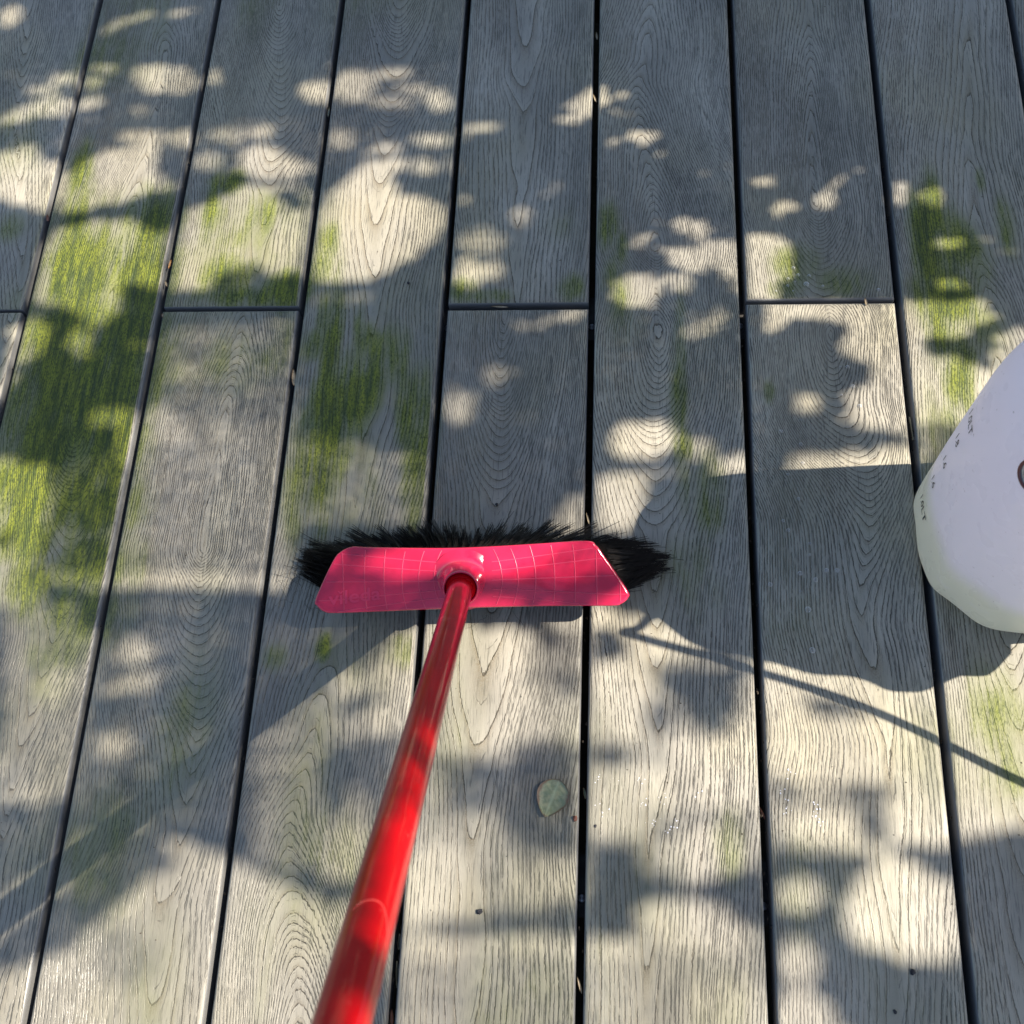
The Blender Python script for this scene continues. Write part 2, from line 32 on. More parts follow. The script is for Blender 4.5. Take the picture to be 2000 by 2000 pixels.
# ------------------------------------------------------------------ helpers
def tag(o, label=None, cat=None, group=None, kind=None):
    for k, v in (('label', label), ('category', cat), ('group', group), ('kind', kind)):
        if v: o[k] = v
    return o
def empty(name, loc=(0, 0, 0)):
    o = bpy.data.objects.new(name, None); COL.objects.link(o); o.location = loc; o.empty_display_size = 0.02
    return o
def mesh(name, verts, faces, mat=None, parent=None, smooth=False, loc=None):
    m = bpy.data.meshes.new(name); m.from_pydata([tuple(v) for v in verts], [], faces); m.update()
    if mat: m.materials.append(mat)
    if smooth: m.polygons.foreach_set('use_smooth', [True] * len(m.polygons))
    o = bpy.data.objects.new(name, m); COL.objects.link(o)
    if parent: o.parent = parent
    if loc is not None: o.location = loc
    return o
class NT:
    def __init__(s, name, rough=0.5):
        s.m = bpy.data.materials.new(name); s.m.use_nodes = True; s.t = s.m.node_tree; s.n = s.t.nodes
        s.b = s.n['Principled BSDF']; s.b.inputs['Roughness'].default_value = rough; s.out = s.n['Material Output']
    def L(s, a, b): s.t.links.new(a, b)
    def val(s, i, v):
        if hasattr(v, 'node'): s.L(v, i)
        elif v is not None: i.default_value = v
    def new(s, t, **kw):
        n = s.n.new(t)
        for k, v in kw.items(): setattr(n, k, v)
        return n
    def math(s, op, a, b=None, c=None, clamp=False):
        n = s.new('ShaderNodeMath', operation=op, use_clamp=clamp)
        for i, v in enumerate((a, b, c)): s.val(n.inputs[i], v)
        return n.outputs[0]
    def rng(s, v, a, b, c=0.0, d=1.0, smooth=True):
        n = s.new('ShaderNodeMapRange', interpolation_type='SMOOTHSTEP' if smooth else 'LINEAR')
        for i, x in enumerate((v, a, b, c, d)): s.val(n.inputs[i], x)
        return n.outputs[0]
    def mix(s, f, a, b, mode='MIX'):
        n = s.new('ShaderNodeMix', data_type='RGBA', blend_type=mode)
        s.val(n.inputs[0], f)
        for i, v in ((6, a), (7, b)):
            s.val(n.inputs[i], v if hasattr(v, 'node') or v is None else (*v, 1.0))
        return n.outputs[2]
    def noise(s, vec, scale, detail=2.0, rough=0.5, dist=0.0):
        n = s.new('ShaderNodeTexNoise'); s.val(n.inputs['Vector'], vec); n.inputs['Scale'].default_value = scale
        n.inputs['Detail'].default_value = detail; n.inputs['Roughness'].default_value = rough; n.inputs['Distortion'].default_value = dist
        return n.outputs[0]
    def pos(s, sc=(1, 1, 1)):
        g = s.new('ShaderNodeNewGeometry'); m = s.new('ShaderNodeVectorMath', operation='MULTIPLY')
        s.L(g.outputs['Position'], m.inputs[0]); m.inputs[1].default_value = sc
        return m.outputs[0]
    def attr(s, name):
        a = s.new('ShaderNodeAttribute', attribute_name=name); return a.outputs['Fac']
    def bump(s, h, strength, dist):
        b = s.new('ShaderNodeBump'); s.val(b.inputs['Strength'], strength); b.inputs['Distance'].default_value = dist
        s.L(h, b.inputs['Height']); s.L(b.outputs[0], s.b.inputs['Normal']); return b
    def set(s, **kw):
        for k, v in kw.items():
            i = s.b.inputs[k.replace('_', ' ')]
            s.val(i, (*v, 1.0) if isinstance(v, tuple) and len(v) == 3 else v)
        return s
def vnoise(x, y, seed):
    r = np.random.default_rng(seed).random((64, 64)) * 2 - 1
    xi = np.floor(x).astype(int); yi = np.floor(y).astype(int); fx = x - xi; fy = y - yi
    fx = fx * fx * (3 - 2 * fx); fy = fy * fy * (3 - 2 * fy)
    g = lambda a, b: r[a % 64, b % 64]
    return (g(xi, yi) * (1 - fx) + g(xi + 1, yi) * fx) * (1 - fy) + (g(xi, yi + 1) * (1 - fx) + g(xi + 1, yi + 1) * fx) * fy
def inpoly(X, Y, p):
    n = len(p) // 2; r = np.zeros(X.shape, bool); j = n - 1
    for i in range(n):
        xi, yi, xj, yj = p[2 * i], p[2 * i + 1], p[2 * j], p[2 * j + 1]
        if yi != yj:
            r ^= ((yi > Y) != (yj > Y)) & (X < (xj - xi) * (Y - yi) / (yj - yi) + xi)
        j = i
    return r
def tube(path, rad, seg=10, cap=True):
    P = [Vector(p) for p in path]; V = []; F = []
    t0 = (P[1] - P[0]).normalized(); a = t0.orthogonal().normalized()
    for i, p in enumerate(P):
        t = (P[min(i + 1, len(P) - 1)] - P[max(i - 1, 0)]).normalized()
        a = (a - t * a.dot(t)).normalized(); b = t.cross(a)
        r = rad[i] if isinstance(rad, (list, tuple)) else rad
        for k in range(seg):
            w = 2 * math.pi * k / seg; V.append(p + a * math.cos(w) * r + b * math.sin(w) * r)
    for i in range(len(P) - 1):
        for k in range(seg):
            k2 = (k + 1) % seg; F.append((i * seg + k, i * seg + k2, (i + 1) * seg + k2, (i + 1) * seg + k))
    if cap: F.append(tuple(range(seg - 1, -1, -1))); F.append(tuple((len(P) - 1) * seg + k for k in range(seg)))
    return V, F
def lathe(prof, seg, frame=None, loc=(0, 0, 0), wob=None):
    V = []; F = []; fr = frame or Matrix.Identity(3); loc = Vector(loc)
    for i, (r, z) in enumerate(prof):
        for k in range(seg):
            w = 2 * math.pi * k / seg; rr = r * (wob(w, z) if wob else 1)
            V.append(loc + fr @ Vector((rr * math.cos(w), rr * math.sin(w), z)))
    for i in range(len(prof) - 1):
        for k in range(seg):
            k2 = (k + 1) % seg; F.append((i * seg + k, i * seg + k2, (i + 1) * seg + k2, (i + 1) * seg + k))
    return V, F
def smooth_path(pts, n, closed=False):
    P = [Vector(p) for p in pts]; m = len(P); out = []
    segs = m if closed else m - 1
    for i in range(segs):
        g = (lambda k: P[k % m]) if closed else (lambda k: P[max(0, min(m - 1, k))])
        a, b, c, d = g(i - 1), g(i), g(i + 1), g(i + 2)
        for k in range(n):
            t = k / n
            out.append(0.5 * ((2 * b) + (c - a) * t + (2 * a - 5 * b + 4 * c - d) * t * t + (3 * b - a - 3 * c + d) * t ** 3))
    if not closed: out.append(P[-1])
    return out
# ------------------------------------------------------------------ materials
def wood():
    s = NT('weathered_deck_wood', 0.6)
    ring = s.attr('ring'); grad = s.attr('rgrad'); moss = s.attr('moss'); wet = s.attr('wet')
    P = s.pos(); Ps = s.pos((1, 0.10, 1)); Pm = s.pos((1, 0.22, 1))
    nj = s.noise(Ps, 230, 2); njb = s.noise(P, 300, 2)
    jit = s.math('ADD', s.math('MULTIPLY', s.math('SUBTRACT', nj, 0.5), 1.5), s.math('MULTIPLY', s.math('SUBTRACT', njb, 0.5), 1.5))
    r = s.math('ADD', ring, s.math('MULTIPLY', jit, s.math('MINIMUM', grad, 0.25)))
    fr = s.math('FRACT', r)
    dmm = s.math('DIVIDE', fr, grad)
    dm2 = s.math('DIVIDE', s.math('SUBTRACT', 1.0, fr), grad)
    line = s.math('MAXIMUM', s.rng(dmm, 0.62, 1.26, 1.0, 0.0), s.rng(dm2, 0.0, 0.28, 1.0, 0.0))
    brk = s.rng(s.noise(s.pos((1, 0.2, 1)), 380, 2), 0.35, 0.52, 0.16, 1.0)
    big = s.rng(s.noise(s.pos((1, 0.5, 1)), 9, 2), 0.3, 0.65, 0.6, 1.0)
    line = s.math('MULTIPLY', line, s.math('MULTIPLY', brk, big))
    f2 = s.math('FRACT', s.math('ADD', s.math('MULTIPLY', r, 2.0), 0.45))
    l2 = s.math('MULTIPLY', s.rng(s.math('DIVIDE', f2, s.math('MULTIPLY', grad, 2.0)), 0.25, 0.9, 1.0, 0.0), s.rng(s.noise(s.pos((1, 0.15, 1)), 160, 2), 0.46, 0.62, 0.0, 0.55))
    line = s.math('MAXIMUM', line, l2)
    lvar = s.new('ShaderNodeTexWhiteNoise', noise_dimensions='1D'); s.L(s.math('FLOOR', r), lvar.inputs['W'])
    line = s.math('MULTIPLY', line, s.rng(lvar.outputs['Value'], 0, 1, 0.72, 1.0, False))
    zz = s.new('ShaderNodeSeparateXYZ'); s.L(P, zz.inputs[0]); top_ = s.rng(zz.outputs[2], -.0026, -.0016)
    line = s.math('MULTIPLY', line, top_)
    # pores: short dark dashes everywhere
    por = s.rng(s.noise(s.pos((1, 0.06, 1)), 700, 2, 0.6), 0.55, 0.68, 0.0, 0.6)
    # dirty side of wide rings
    wide = s.rng(grad, 0.08, 0.24, 1.0, 0.0)
    band = s.math('MULTIPLY', s.math('POWER', s.math('SUBTRACT', 1.0, fr), 5.0), wide)
    spk = s.rng(s.noise(P, 900, 2, 0.7), 0.40, 0.62, 0.0, 1.0)
    band = s.math('MULTIPLY', band, s.math('ADD', 0.35, s.math('MULTIPLY', spk, 0.65)))
    oi = s.new('ShaderNodeObjectInfo')
    base = s.mix(s.rng(s.noise(s.pos((1, 0.35, 1)), 14, 3, 0.6), 0.3, 0.7), (0.240, 0.222, 0.180), (0.375, 0.346, 0.285))
    base = s.mix(s.math('MULTIPLY', s.rng(s.noise(P, 5, 2), 0.42, 0.68), 0.55), base, (0.33, 0.29, 0.175))
    base = s.mix(s.math('MULTIPLY', s.math('MULTIPLY', fr, 0.35), 1.0), base, (0.46, 0.43, 0.365))
    base = s.mix(s.rng(s.noise(P, 1100, 2, 0.7), 0.55, 0.75, 0.0, 0.35), base, (0.16, 0.15, 0.13))
    base = s.mix(s.rng(s.noise(s.pos((1, .3, 1)), 8, 4, .65), .36, .62, .50, 0.0), base, (0.15, 0.142, 0.125))
    tint = s.new('ShaderNodeHueSaturation'); s.L(base, tint.inputs['Color']); s.L(s.rng(oi.outputs['Random'], 0, 1, 0.88, 1.10, False), tint.inputs['Value'])
    c = s.mix(s.math('MULTIPLY', band, 0.85), tint.outputs[0], (0.12, 0.085, 0.045))
    c = s.mix(por, c, (0.07, 0.065, 0.055))
    c = s.mix(s.math('MULTIPLY', line, 0.93), c, (0.036, 0.029, 0.020))
    # algae: an olive wash, then a green stain that follows the grain
    st = s.noise(s.pos((1, 0.10, 1)), 150, 4, 0.65); fine = s.noise(s.pos((1, .5, 1)), 480, 3, 0.7); mid = s.noise(s.pos((1, .35, 1)), 45, 3, 0.6)
    c = s.mix(s.math('MULTIPLY', s.rng(moss, 0.0, 0.45), s.rng(mid, .3, .65, .4, .85)), c, s.mix(line, (0.175, 0.185, 0.070), (0.03, 0.035, 0.012)))
    th = s.math('ADD', s.math('ADD', s.math('MULTIPLY', st, 0.75), s.math('MULTIPLY', fine, 0.62)), s.math('ADD', s.math('MULTIPLY', mid, .40), s.math('MULTIPLY', line, .20)))
    mm = s.rng(s.math('ADD', th, s.math('MULTIPLY', s.math('MINIMUM', moss, .92), 0.95)), 1.08, 1.72, 0.0, 1.0)
    mm = s.math('MULTIPLY', mm, s.rng(moss, 0.02, 0.3, 0.0, 0.97))
    mc = s.mix(s.rng(st, 0.34, 0.64), (0.028, 0.054, 0.003), (0.180, 0.205, 0.010))
    mc = s.mix(s.rng(fine, .46, .62, 0, .8), mc, (0.02, 0.036, 0.004))
    c = s.mix(s.math('MULTIPLY', mm, .93), c, mc)
    c = s.mix(s.math('MULTIPLY', s.math('MULTIPLY', line, mm), 0.7), c, (0.012, 0.022, 0.004))
    c = s.mix(s.math('SUBTRACT', 1.0, top_), c, (0.15, 0.15, 0.148))  # bevels and sides: plain grey, darkened in colour in place of missing sunlight
    c = s.mix(s.math('MULTIPLY', wet, 0.22), c, (0.12, 0.115, 0.10))
    s.set(Base_Color=c)
    s.set(Roughness=s.math('SUBTRACT', s.math('ADD', 0.60, s.math('MULTIPLY', mm, 0.2)), s.math('MULTIPLY', wet, s.rng(s.noise(P, 40, 3), 0.3, 0.6, 0.09, 0.20))))
    s.set(Specular_IOR_Level=s.math('ADD', .42, s.math('MULTIPLY', wet, .15)))
    h = s.math('SUBTRACT', s.math('MULTIPLY', s.noise(Pm, 400, 2), 0.28), line)
    h = s.math('ADD', h, s.math('MULTIPLY', s.math('MULTIPLY', mm, fine), 0.9))
    h = s.math('ADD', h, s.math('MULTIPLY', s.math('MULTIPLY', fr, -0.35), s.rng(grad, 0.05, 0.2, 1.0, 0.2)))
    s.bump(h, 0.75, 0.0011)
    return s.m
def simple(name, col, rough=0.5, coat=0.0, var=0.0, scale=60, spec=0.5, bump=0.0, metal=0.0):
    s = NT(name, rough); s.set(Coat_Weight=coat, Coat_Roughness=0.08, Specular_IOR_Level=spec, Metallic=metal)
    n = s.noise(s.pos(), scale, 3, 0.6)
    s.set(Base_Color=s.mix(s.rng(n, 0.3, 0.7), tuple(c * (1 - var) for c in col), tuple(min(1, c * (1 + var)) for c in col)))
    if bump: s.bump(n, bump, 0.001)
    return s.m
WOOD = wood()
JOIST = simple('dark_joist_timber', (0.03, 0.028, 0.025), 0.8, var=0.4, scale=50, bump=0.3)
SOIL = simple('dark_soil', (0.025, 0.022, 0.018), 0.95, var=0.5, scale=25, bump=0.5)
STEEL = simple('dull_steel', (0.35, 0.35, 0.36), 0.4, var=0.3, metal=0.9)
# ------------------------------------------------------------------ ground and deck
g = mesh('ground', [(-30, -30, -0.3), (30, -30, -0.3), (30, 30, -0.3), (-30, 30, -0.3)], [(0, 1, 2, 3)], SOIL); tag(g, kind='structure')
deck = empty('deck'); tag(deck, kind='structure')
GAPS = [-0.7198, -0.5410, -0.3592, -0.1795, 0.0, 0.1795, 0.3600, 0.5413]
GAPS = [-0.7198 - 0.18 * k for k in range(6, 0, -1)] + GAPS + [0.5413 + 0.18 * k for k in range(1, 7)]
GW = 0.0039
def plank(x0, x1, y0, y1, key, seed, fine):
    rr = np.random.default_rng(seed)
    b = 0.0044; xs = [0, .0004, .0013, .0027, b]; nx = 34 if fine else 14
    w = x1 - x0
    xs = np.array(xs + list(np.linspace(b, w - b, nx + 1)[1:-1]) + [w - t for t in xs[::-1]]) + x0
    L = y1 - y0; ya, yb = max(y0, -0.86), min(y1, 0.6)
    mid = list(np.arange(ya, yb, 0.0075 if fine else 0.02)) if yb > ya else []
    far = [t for t in np.arange(y0 + .02, y1 - .02, .03) if t < ya - .01 or t > yb + .01]
    inner = sorted(t for t in mid + far if y0 + b + .002 < t < y1 - b - .002)
    ys = np.array([y0, y0 + .0004, y0 + .0012, y0 + b] + inner + [y1 - b, y1 - .0012, y1 - .0004, y1])
    X, Y = np.meshgrid(xs, ys); ny, nxx = X.shape
    bev = lambda d: np.where(d < b, b - np.sqrt(np.maximum(0, b * b - (b - np.minimum(d, b)) ** 2)), 0)
    ex = np.minimum(X - x0, x1 - X); ey = np.minimum(Y - y0, y1 - Y)
    Z = -np.maximum(bev(ex), bev(ey)) + rr.uniform(-.0008, .0004) + vnoise(X * 3 + seed, Y * 3, seed) * .0006
    # rings of a flat-sawn board round a pith line
    Xm, Ym = X * 1000, Y * 1000
    if key in GRAIN:
        c = sorted(GRAIN[key]); cy = [t[0] for t in c]; yy = np.clip(Ym, cy[0] - 400, cy[-1] + 400)
        ker = lambda k: sum(np.interp(yy + o, cy, [t[k] for t in c]) for o in (-9, -4, 0, 4, 9)) / 5
        xc = ker(1) if True else 0; D = sum(np.interp(yy + o, cy, [t[2] for t in c]) for o in (-3, 0, 3)) / 3
    else:
        ky = rr.uniform(-900, 900, 3); D = np.minimum.reduce([np.abs(Ym - k) * np.where(Ym > k, rr.uniform(.15, .3), rr.uniform(.3, .55)) for k in ky]); D = np.minimum(D, 84)
        xc = (x0 + x1) * 500 + vnoise(Ym / 400, Ym * 0 + seed, seed) * 28
    D = np.maximum(D + vnoise(Xm / 60 + 9, Ym / 60, seed + 3) * np.minimum(2.2, D * .10) * np.clip((88 - D) / 30, .08, 1), .2)
    dx = np.abs(Xm - xc + vnoise(Xm / 45, Ym / 90, seed + 1) * 3.6 + vnoise(Xm / 14, Ym / 45, seed + 2) * .7)
    p = 1.0 / (0.58 + 0.10 * vnoise(Ym / 150, Ym * 0, seed + 5))
    s = (dx ** p + D ** p) ** (1 / p) + vnoise(Xm / 12, Ym / 45, seed + 4) * .45
    sp = rr.uniform(2.3, 2.75)
    ring = s / sp + 1.1 * vnoise(s / 14, s * 0, seed + 6) + 0.3 * vnoise(s / 5, s * 0 + 3, seed + 7)
    gy, gx = np.gradient(ring, ys * 1000, xs * 1000)
    grad = np.clip(np.sqrt(gx * gx + gy * gy), .03, .6)
    mo = np.zeros_like(X)
    for cx, cy_, ax, ay, i in MOSS:
        d = ((Xm - cx) / ax) ** 2 + ((Ym - cy_) / ay) ** 2
        mo = np.maximum(mo, i * np.exp(-d * .62))
    mo = np.maximum(0, 1.22 * mo * (x1 - X > .004) - .04) * np.clip(1.0 + .4 * vnoise(Xm / 18, Ym / 40, 77), 0, 1.3)
    mo = np.maximum(mo, (.10 + .16 * np.clip((-Xm - 100) / 400, 0, 1) + .10 * np.clip((-Ym - 250) / 200, 0, 1)) * np.clip(.3 + vnoise(Xm / 70, Ym / 130, 99), 0, 1))
    wet = np.clip((-200 - Xm) / 200, 0, 1) * np.clip((-300 - Ym) / 160, 0, 1) + .5 * np.clip((Xm - 250) / 80, 0, 1) * np.clip((-600 - Ym) / 80, 0, 1)
    wet = wet * np.clip(.65 + .6 * vnoise(Xm / 70, Ym / 110, 55), 0, 1) + .25 * np.clip(-Ym / 500 - .5, 0, 1)
    ox, oy = (x0 + x1) / 2, (y0 + y1) / 2
    V = np.stack([X - ox, Y - oy, Z], -1).reshape(-1, 3)
    idx = np.arange(ny * nxx).reshape(ny, nxx)
    F = np.stack([idx[:-1, :-1], idx[:-1, 1:], idx[1:, 1:], idx[1:, :-1]], -1).reshape(-1, 4)
    per = np.concatenate([idx[0, :], idx[1:, -1], idx[-1, -2::-1], idx[-2:0:-1, 0]])
    lo = V[per].copy(); lo[:, 2] = -.03; n0 = len(V); m = len(per); V = np.vstack([V, lo])
    k = np.arange(m); k2 = (k + 1) % m
    F = np.vstack([F, np.stack([per[k], n0 + k, n0 + k2, per[k2]], -1)])
    me = bpy.data.meshes.new('plank'); me.vertices.add(len(V)); me.vertices.foreach_set('co', V.astype(np.float32).ravel())
    me.loops.add(F.size); me.loops.foreach_set('vertex_index', F.astype(np.int32).ravel())
    me.polygons.add(len(F)); me.polygons.foreach_set('loop_start', np.arange(0, F.size, 4, dtype=np.int32)); me.polygons.foreach_set('loop_total', np.full(len(F), 4, np.int32))
    me.update(calc_edges=True); me.polygons.foreach_set('use_smooth', [True] * len(F)); me.materials.append(WOOD)
    for nm, A in (('ring', ring), ('rgrad', grad), ('moss', mo), ('wet', wet)):
        at = me.attributes.new(nm, 'FLOAT', 'POINT'); A = A.ravel(); at.data.foreach_set('value', np.concatenate([A, A[per]]).astype(np.float32))
    o = bpy.data.objects.new('plank', me); COL.objects.link(o); o.parent = deck; o.location = (ox, oy, 0)
    return o
JG = {6: (.0016, -.0024), 8: (.0032, -.0022), 10: (.0044, -.004), 12: (.0058, .0008)}
for i in range(len(GAPS) - 1):
    c = i - 5   # column number: 0 is the leftmost board in view
    x0, x1 = GAPS[i] + GW, GAPS[i + 1] - GW
    fine = -1 <= c <= 9
    if c % 2 == 0:
        a, b_ = JG.get(i + 1, (.003, -.003))
        plank(x0, x1, a, 1.7, '%da' % c, 100 + i, fine); plank(x0, x1, -1.7, b_, '%db' % c, 200 + i, fine)
    else:
        plank(x0, x1, -1.7, 1.7, '%d' % c, 300 + i, fine)
def box(x0, x1, y0, y1, z0, z1):
    return [(x0, y0, z0), (x1, y0, z0), (x1, y1, z0), (x0, y1, z0), (x0, y0, z1), (x1, y0, z1), (x1, y1, z1), (x0, y1, z1)], \
        [(0, 3, 2, 1), (4, 5, 6, 7), (0, 1, 5, 4), (1, 2, 6, 5), (2, 3, 7, 6), (3, 0, 4, 7)]
for y in (-1.3, -0.66, 0.0, 0.62, 1.3):
    v, f = box(-1.75, 1.6, y - .03, y + .03, -.14, -.0315); mesh('joist', v, f, JOIST, deck)
    for x in GAPS:
        if abs(x) < .8:
            v, f = lathe([(0, .0022), (.0013, .0022), (.0016, .0012), (.0032, .002), (.0038, .001), (.0040, 0)], 14, loc=(x, y - .012, -.0312))
            mesh('screw', v, f, STEEL, deck, True)
# ------------------------------------------------------------------ tree whose crown shades the deck
LEAF = simple('tree_leaf_green', (0.06, 0.10, 0.025), 0.5, var=0.35)
BARK = simple('tree_bark', (0.12, 0.09, 0.06), 0.9, var=0.4, scale=30, bump=0.6)
tree = empty('tree', (2.55, 0.2, -0.3)); tag(tree, 'leafy small tree beside the deck, outside the frame, that casts the dappled shade', 'tree')
SPC = 9.5
gx = np.arange(-1500, 1400, SPC); gy = np.arange(-1500, 1200, SPC); GX, GY = np.meshgrid(gx, gy)
lm = vnoise(GX / 130 + 7, GY / 70, 5) + .6 * vnoise(GX / 50, GY / 30, 6)
LM = np.where(lm > .12, .9, .05)                                   # rest of the crown: random gaps
SOFT = 0
for v, p in LIGHT:
    LM[inpoly(GX, GY, p)] = v
low = np.clip((-400 - GY) / 120, 0, 1) * np.clip((GX + 260) / 60, 0, 1) * .07; LM = np.clip(low + (1 - low) * LM, 0, 1)
crownV = []; crownF = []
jx = RNG.uniform(-.2, .2, GX.shape) * SPC; jy = RNG.uniform(-.2, .2, GX.shape) * SPC
dist = 2.15 + .25 * np.clip((-380 - GY) / 150, 0, 1) + RNG.uniform(-.05, .05, GX.shape) - .62 * np.clip((GX + 120) / 160, 0, 1) * np.clip((GY + 190) / 130, 0, 1)
t1 = SUN.cross(Vector((0, 0, 1))).normalized(); t2 = SUN.cross(t1)
# a leaf lies about square to the sun; ground footprint of a unit step along t1 and t2
for k in np.argwhere(LM < .97):
    i, j = k; l = LM[i, j]
    gpt = Vector(((GX[i, j] + jx[i, j]) / 1000, (GY[i, j] + jy[i, j]) / 1000, 0))
    c = gpt + SUN * dist[i, j]
    a = SPC / 1000 * min(1.75, math.sqrt(-math.log(max(1e-3, l ** 0.95)) * .80 / .9))
    # hexagonal leaf outline, sized on the ground plane and carried up along the sun's direction
    th = random.uniform(0, math.pi); e = random.uniform(.85, 1.15)
    n0 = len(crownV)
    ux, uy = math.cos(th), math.sin(th)
    for (s_, t_) in ((-.66, 0), (-.30, .47), (.30, .47), (.66, 0), (.30, -.47), (-.30, -.47)):
        x, y = s_ * a * e, t_ * a / e
        q_ = c + Vector((x * ux - y * uy, x * uy + y * ux, 0))
        crownV.append(q_ + SUN * (s_ * a * random.uniform(-.6, .6)))
    crownF.append((n0, n0 + 1, n0 + 2, n0 + 3, n0 + 4, n0 + 5))
TL = Vector((2.55, 0.2, -0.3))
cr = mesh('crown', [v - TL for v in crownV], crownF, LEAF, tree); tag(cr, kind='stuff')
tv, tf = tube(smooth_path([(0, 0, 0), (.03, .02, .7), (-.05, 0, 1.3), (-.25, -.1, 1.62)], 5), [.09 - .0035 * k for k in range(16)], 12); mesh('trunk', tv, tf, BARK, tree, True)
for pts in ([(-.02, 0, 1.15), (.0, .5, 1.5), (-.5, .9, 1.72)], [(-.1, -.03, 1.4), (-.35, -.6, 1.66), (-.7, -1.2, 1.72)]):
    tv, tf = tube(smooth_path(pts, 5), [.04 - .003 * k for k in range(11)], 8); mesh('branch', tv, tf, BARK, tree, True)
# ------------------------------------------------------------------ broom
def plastic_red():
    s = NT('pink_red_plastic', 0.3); n = s.noise(s.pos(), 35, 3, 0.6)
    s.set(Base_Color=s.mix(s.rng(n, .3, .7), (0.49, 0.011, 0.048), (0.56, 0.016, 0.064)), Specular_IOR_Level=0.4, Coat_Weight=.6, Coat_Roughness=.06)
    f = s.noise(s.pos(), 900, 2, .7); s.set(Roughness=s.rng(s.noise(s.pos((1, 1, 1)), 120, 3), .3, .7, .13, .19)); s.bump(f, .012, .001)
    return s.m
RED = plastic_red()
RIB = simple('pink_moulded_rib', (0.58, 0.034, 0.09), 0.35, var=.05)
LET = simple('pink_moulded_lettering', (0.57, 0.030, 0.09), 0.4, var=.05)
def lacquer():
    s = NT('red_lacquered_tube', 0.28)
    sc = s.math('MAXIMUM', s.rng(s.noise(s.pos((60, 60, 4)), 3.0, 3, .7), .63, .72, 0, .5), s.rng(s.noise(s.pos((1, 1, 1)), 55, 2, .4), .70, .74, 0, .7))
    du = s.rng(s.noise(s.pos(), 300, 3, .7), .62, .75, 0, .25)
    c = s.mix(s.rng(s.noise(s.pos(), 20, 2), .3, .7), (0.34, 0.0006, 0.003), (0.41, 0.001, 0.004))
    c = s.mix(s.math('MAXIMUM', sc, du), c, (0.45, 0.04, 0.035))
    s.set(Base_Color=c, Coat_Weight=.55, Coat_Roughness=.035, Specular_IOR_Level=.15); s.bump(s.noise(s.pos(), 160, 2), .05, .001)
    return s.m
TUBE = lacquer()
BRIS = simple('black_bristle', (0.010, 0.008, 0.0068), 0.38, var=.6, scale=200, spec=.12)
P0 = Vector((-.1196, -.359, .0635)); UD = Vector((.9992, .04, 0)); VD = Vector((-.0371, .9264, .3746)); ND = UD.cross(VD).normalized()
broom = empty('broom', (P0.x, P0.y, 0)); tag(broom, 'red and pink broom with black bristles standing on the deck', 'broom')
BO = Vector((P0.x, P0.y, 0))
def hb(u, v, w): return P0 + UD * u + VD * v + ND * w - BO
OUT = [(-.1638, -.0254), (-.162, -.0335), (-.1545, -.0395), (-.1408, -.0411), (-.0864, -.0402), (0, -.0384), (.0851, -.0384), (.1440, -.0395), (.1555, -.0375), (.1625, -.0315), (.1618, -.0236),
       (.1392, .0122), (.1316, .0226), (.1212, .028), (.0711, .0264), (.0125, .0246), (-.0358, .0246), (-.1060, .0272), (-.1223, .0282), (-.1344, .0238), (-.1446, .0128)]
OUTs = [(p.x, p.y) for p in smooth_path([(a, b, 0) for a, b in OUT], 6, True)]
def top(u, v):
    g = math.exp(-(u / .075) ** 2); vv = (v + .007) / .034
    return .0035 + g * .010 * (1 - .75 * vv * vv) + .0015 * (1 - g) * vv * vv
V = []; F = []; N = len(OUTs)
fs = [1.0, .997, .988, .972, .95, .9, .8, .68, .54, .40, .26, .12, 0.0]
def ringpt(a, b, f):
    cu = max(-.105, min(.105, a * .8)); cv = -.007
    return cu + (a - cu) * f, cv + (b - cv) * f
def hz(u, v, f):
    e = (1 - f) / .05
    return top(u, v) - (.0032 * (1 - math.sqrt(max(0, 1 - (1 - min(1, e)) ** 2))))
for f in fs:
    for a, b in OUTs:
        u, v = ringpt(a, b, f); V.append(hb(u, v, hz(u, v, f)))
for f, z in ((1.0, -.0065), (.93, -.0075), (.6, -.0075), (0.0, -.0075)):
    for a, b in OUTs:
        u, v = ringpt(a, b, f); V.append(hb(u, v, z + (top(u, v) if f == 1.0 else 0) * .5))
nr = len(fs)
def q4(r0, r1):
    for k in range(N):
        k2 = (k + 1) % N; F.append((r0 * N + k, r0 * N + k2, r1 * N + k2, r1 * N + k))
for r_ in range(nr - 1): q4(r_, r_ + 1)
q4(nr, 0)
for r_ in range(nr, nr + 3): q4(r_ + 1, r_)
head = mesh('head', V, F, RED, broom, True)
def ribbon(path, w, h):
    V, F = [], []
    for i, (u, v) in enumerate(path):
        a = path[max(0, i - 1)]; b = path[min(len(path) - 1, i + 1)]; d = Vector((b[0] - a[0], b[1] - a[1])).normalized(); n = Vector((-d.y, d.x))
        for o, hh in ((-w, -.0004), (-w * .5, h), (w * .5, h), (w, -.0004)):
            uu, vv = u + n.x * o, v + n.y * o; V.append(hb(uu, vv, top(uu, vv) + hh))
    for i in range(len(path) - 1):
        for k in range(3): F.append((i * 4 + k, i * 4 + k + 1, i * 4 + 4 + k + 1, i * 4 + 4 + k))
    return V, F
def inside(u, v, m=.955):
    for f in (m,):
        P_ = [c for a, b in OUTs for c in ringpt(a, b, f)]
        return bool(inpoly(np.array([u]), np.array([v]), P_)[0])
def clip(path): return [p for p in path if inside(*p)]
ribs = []
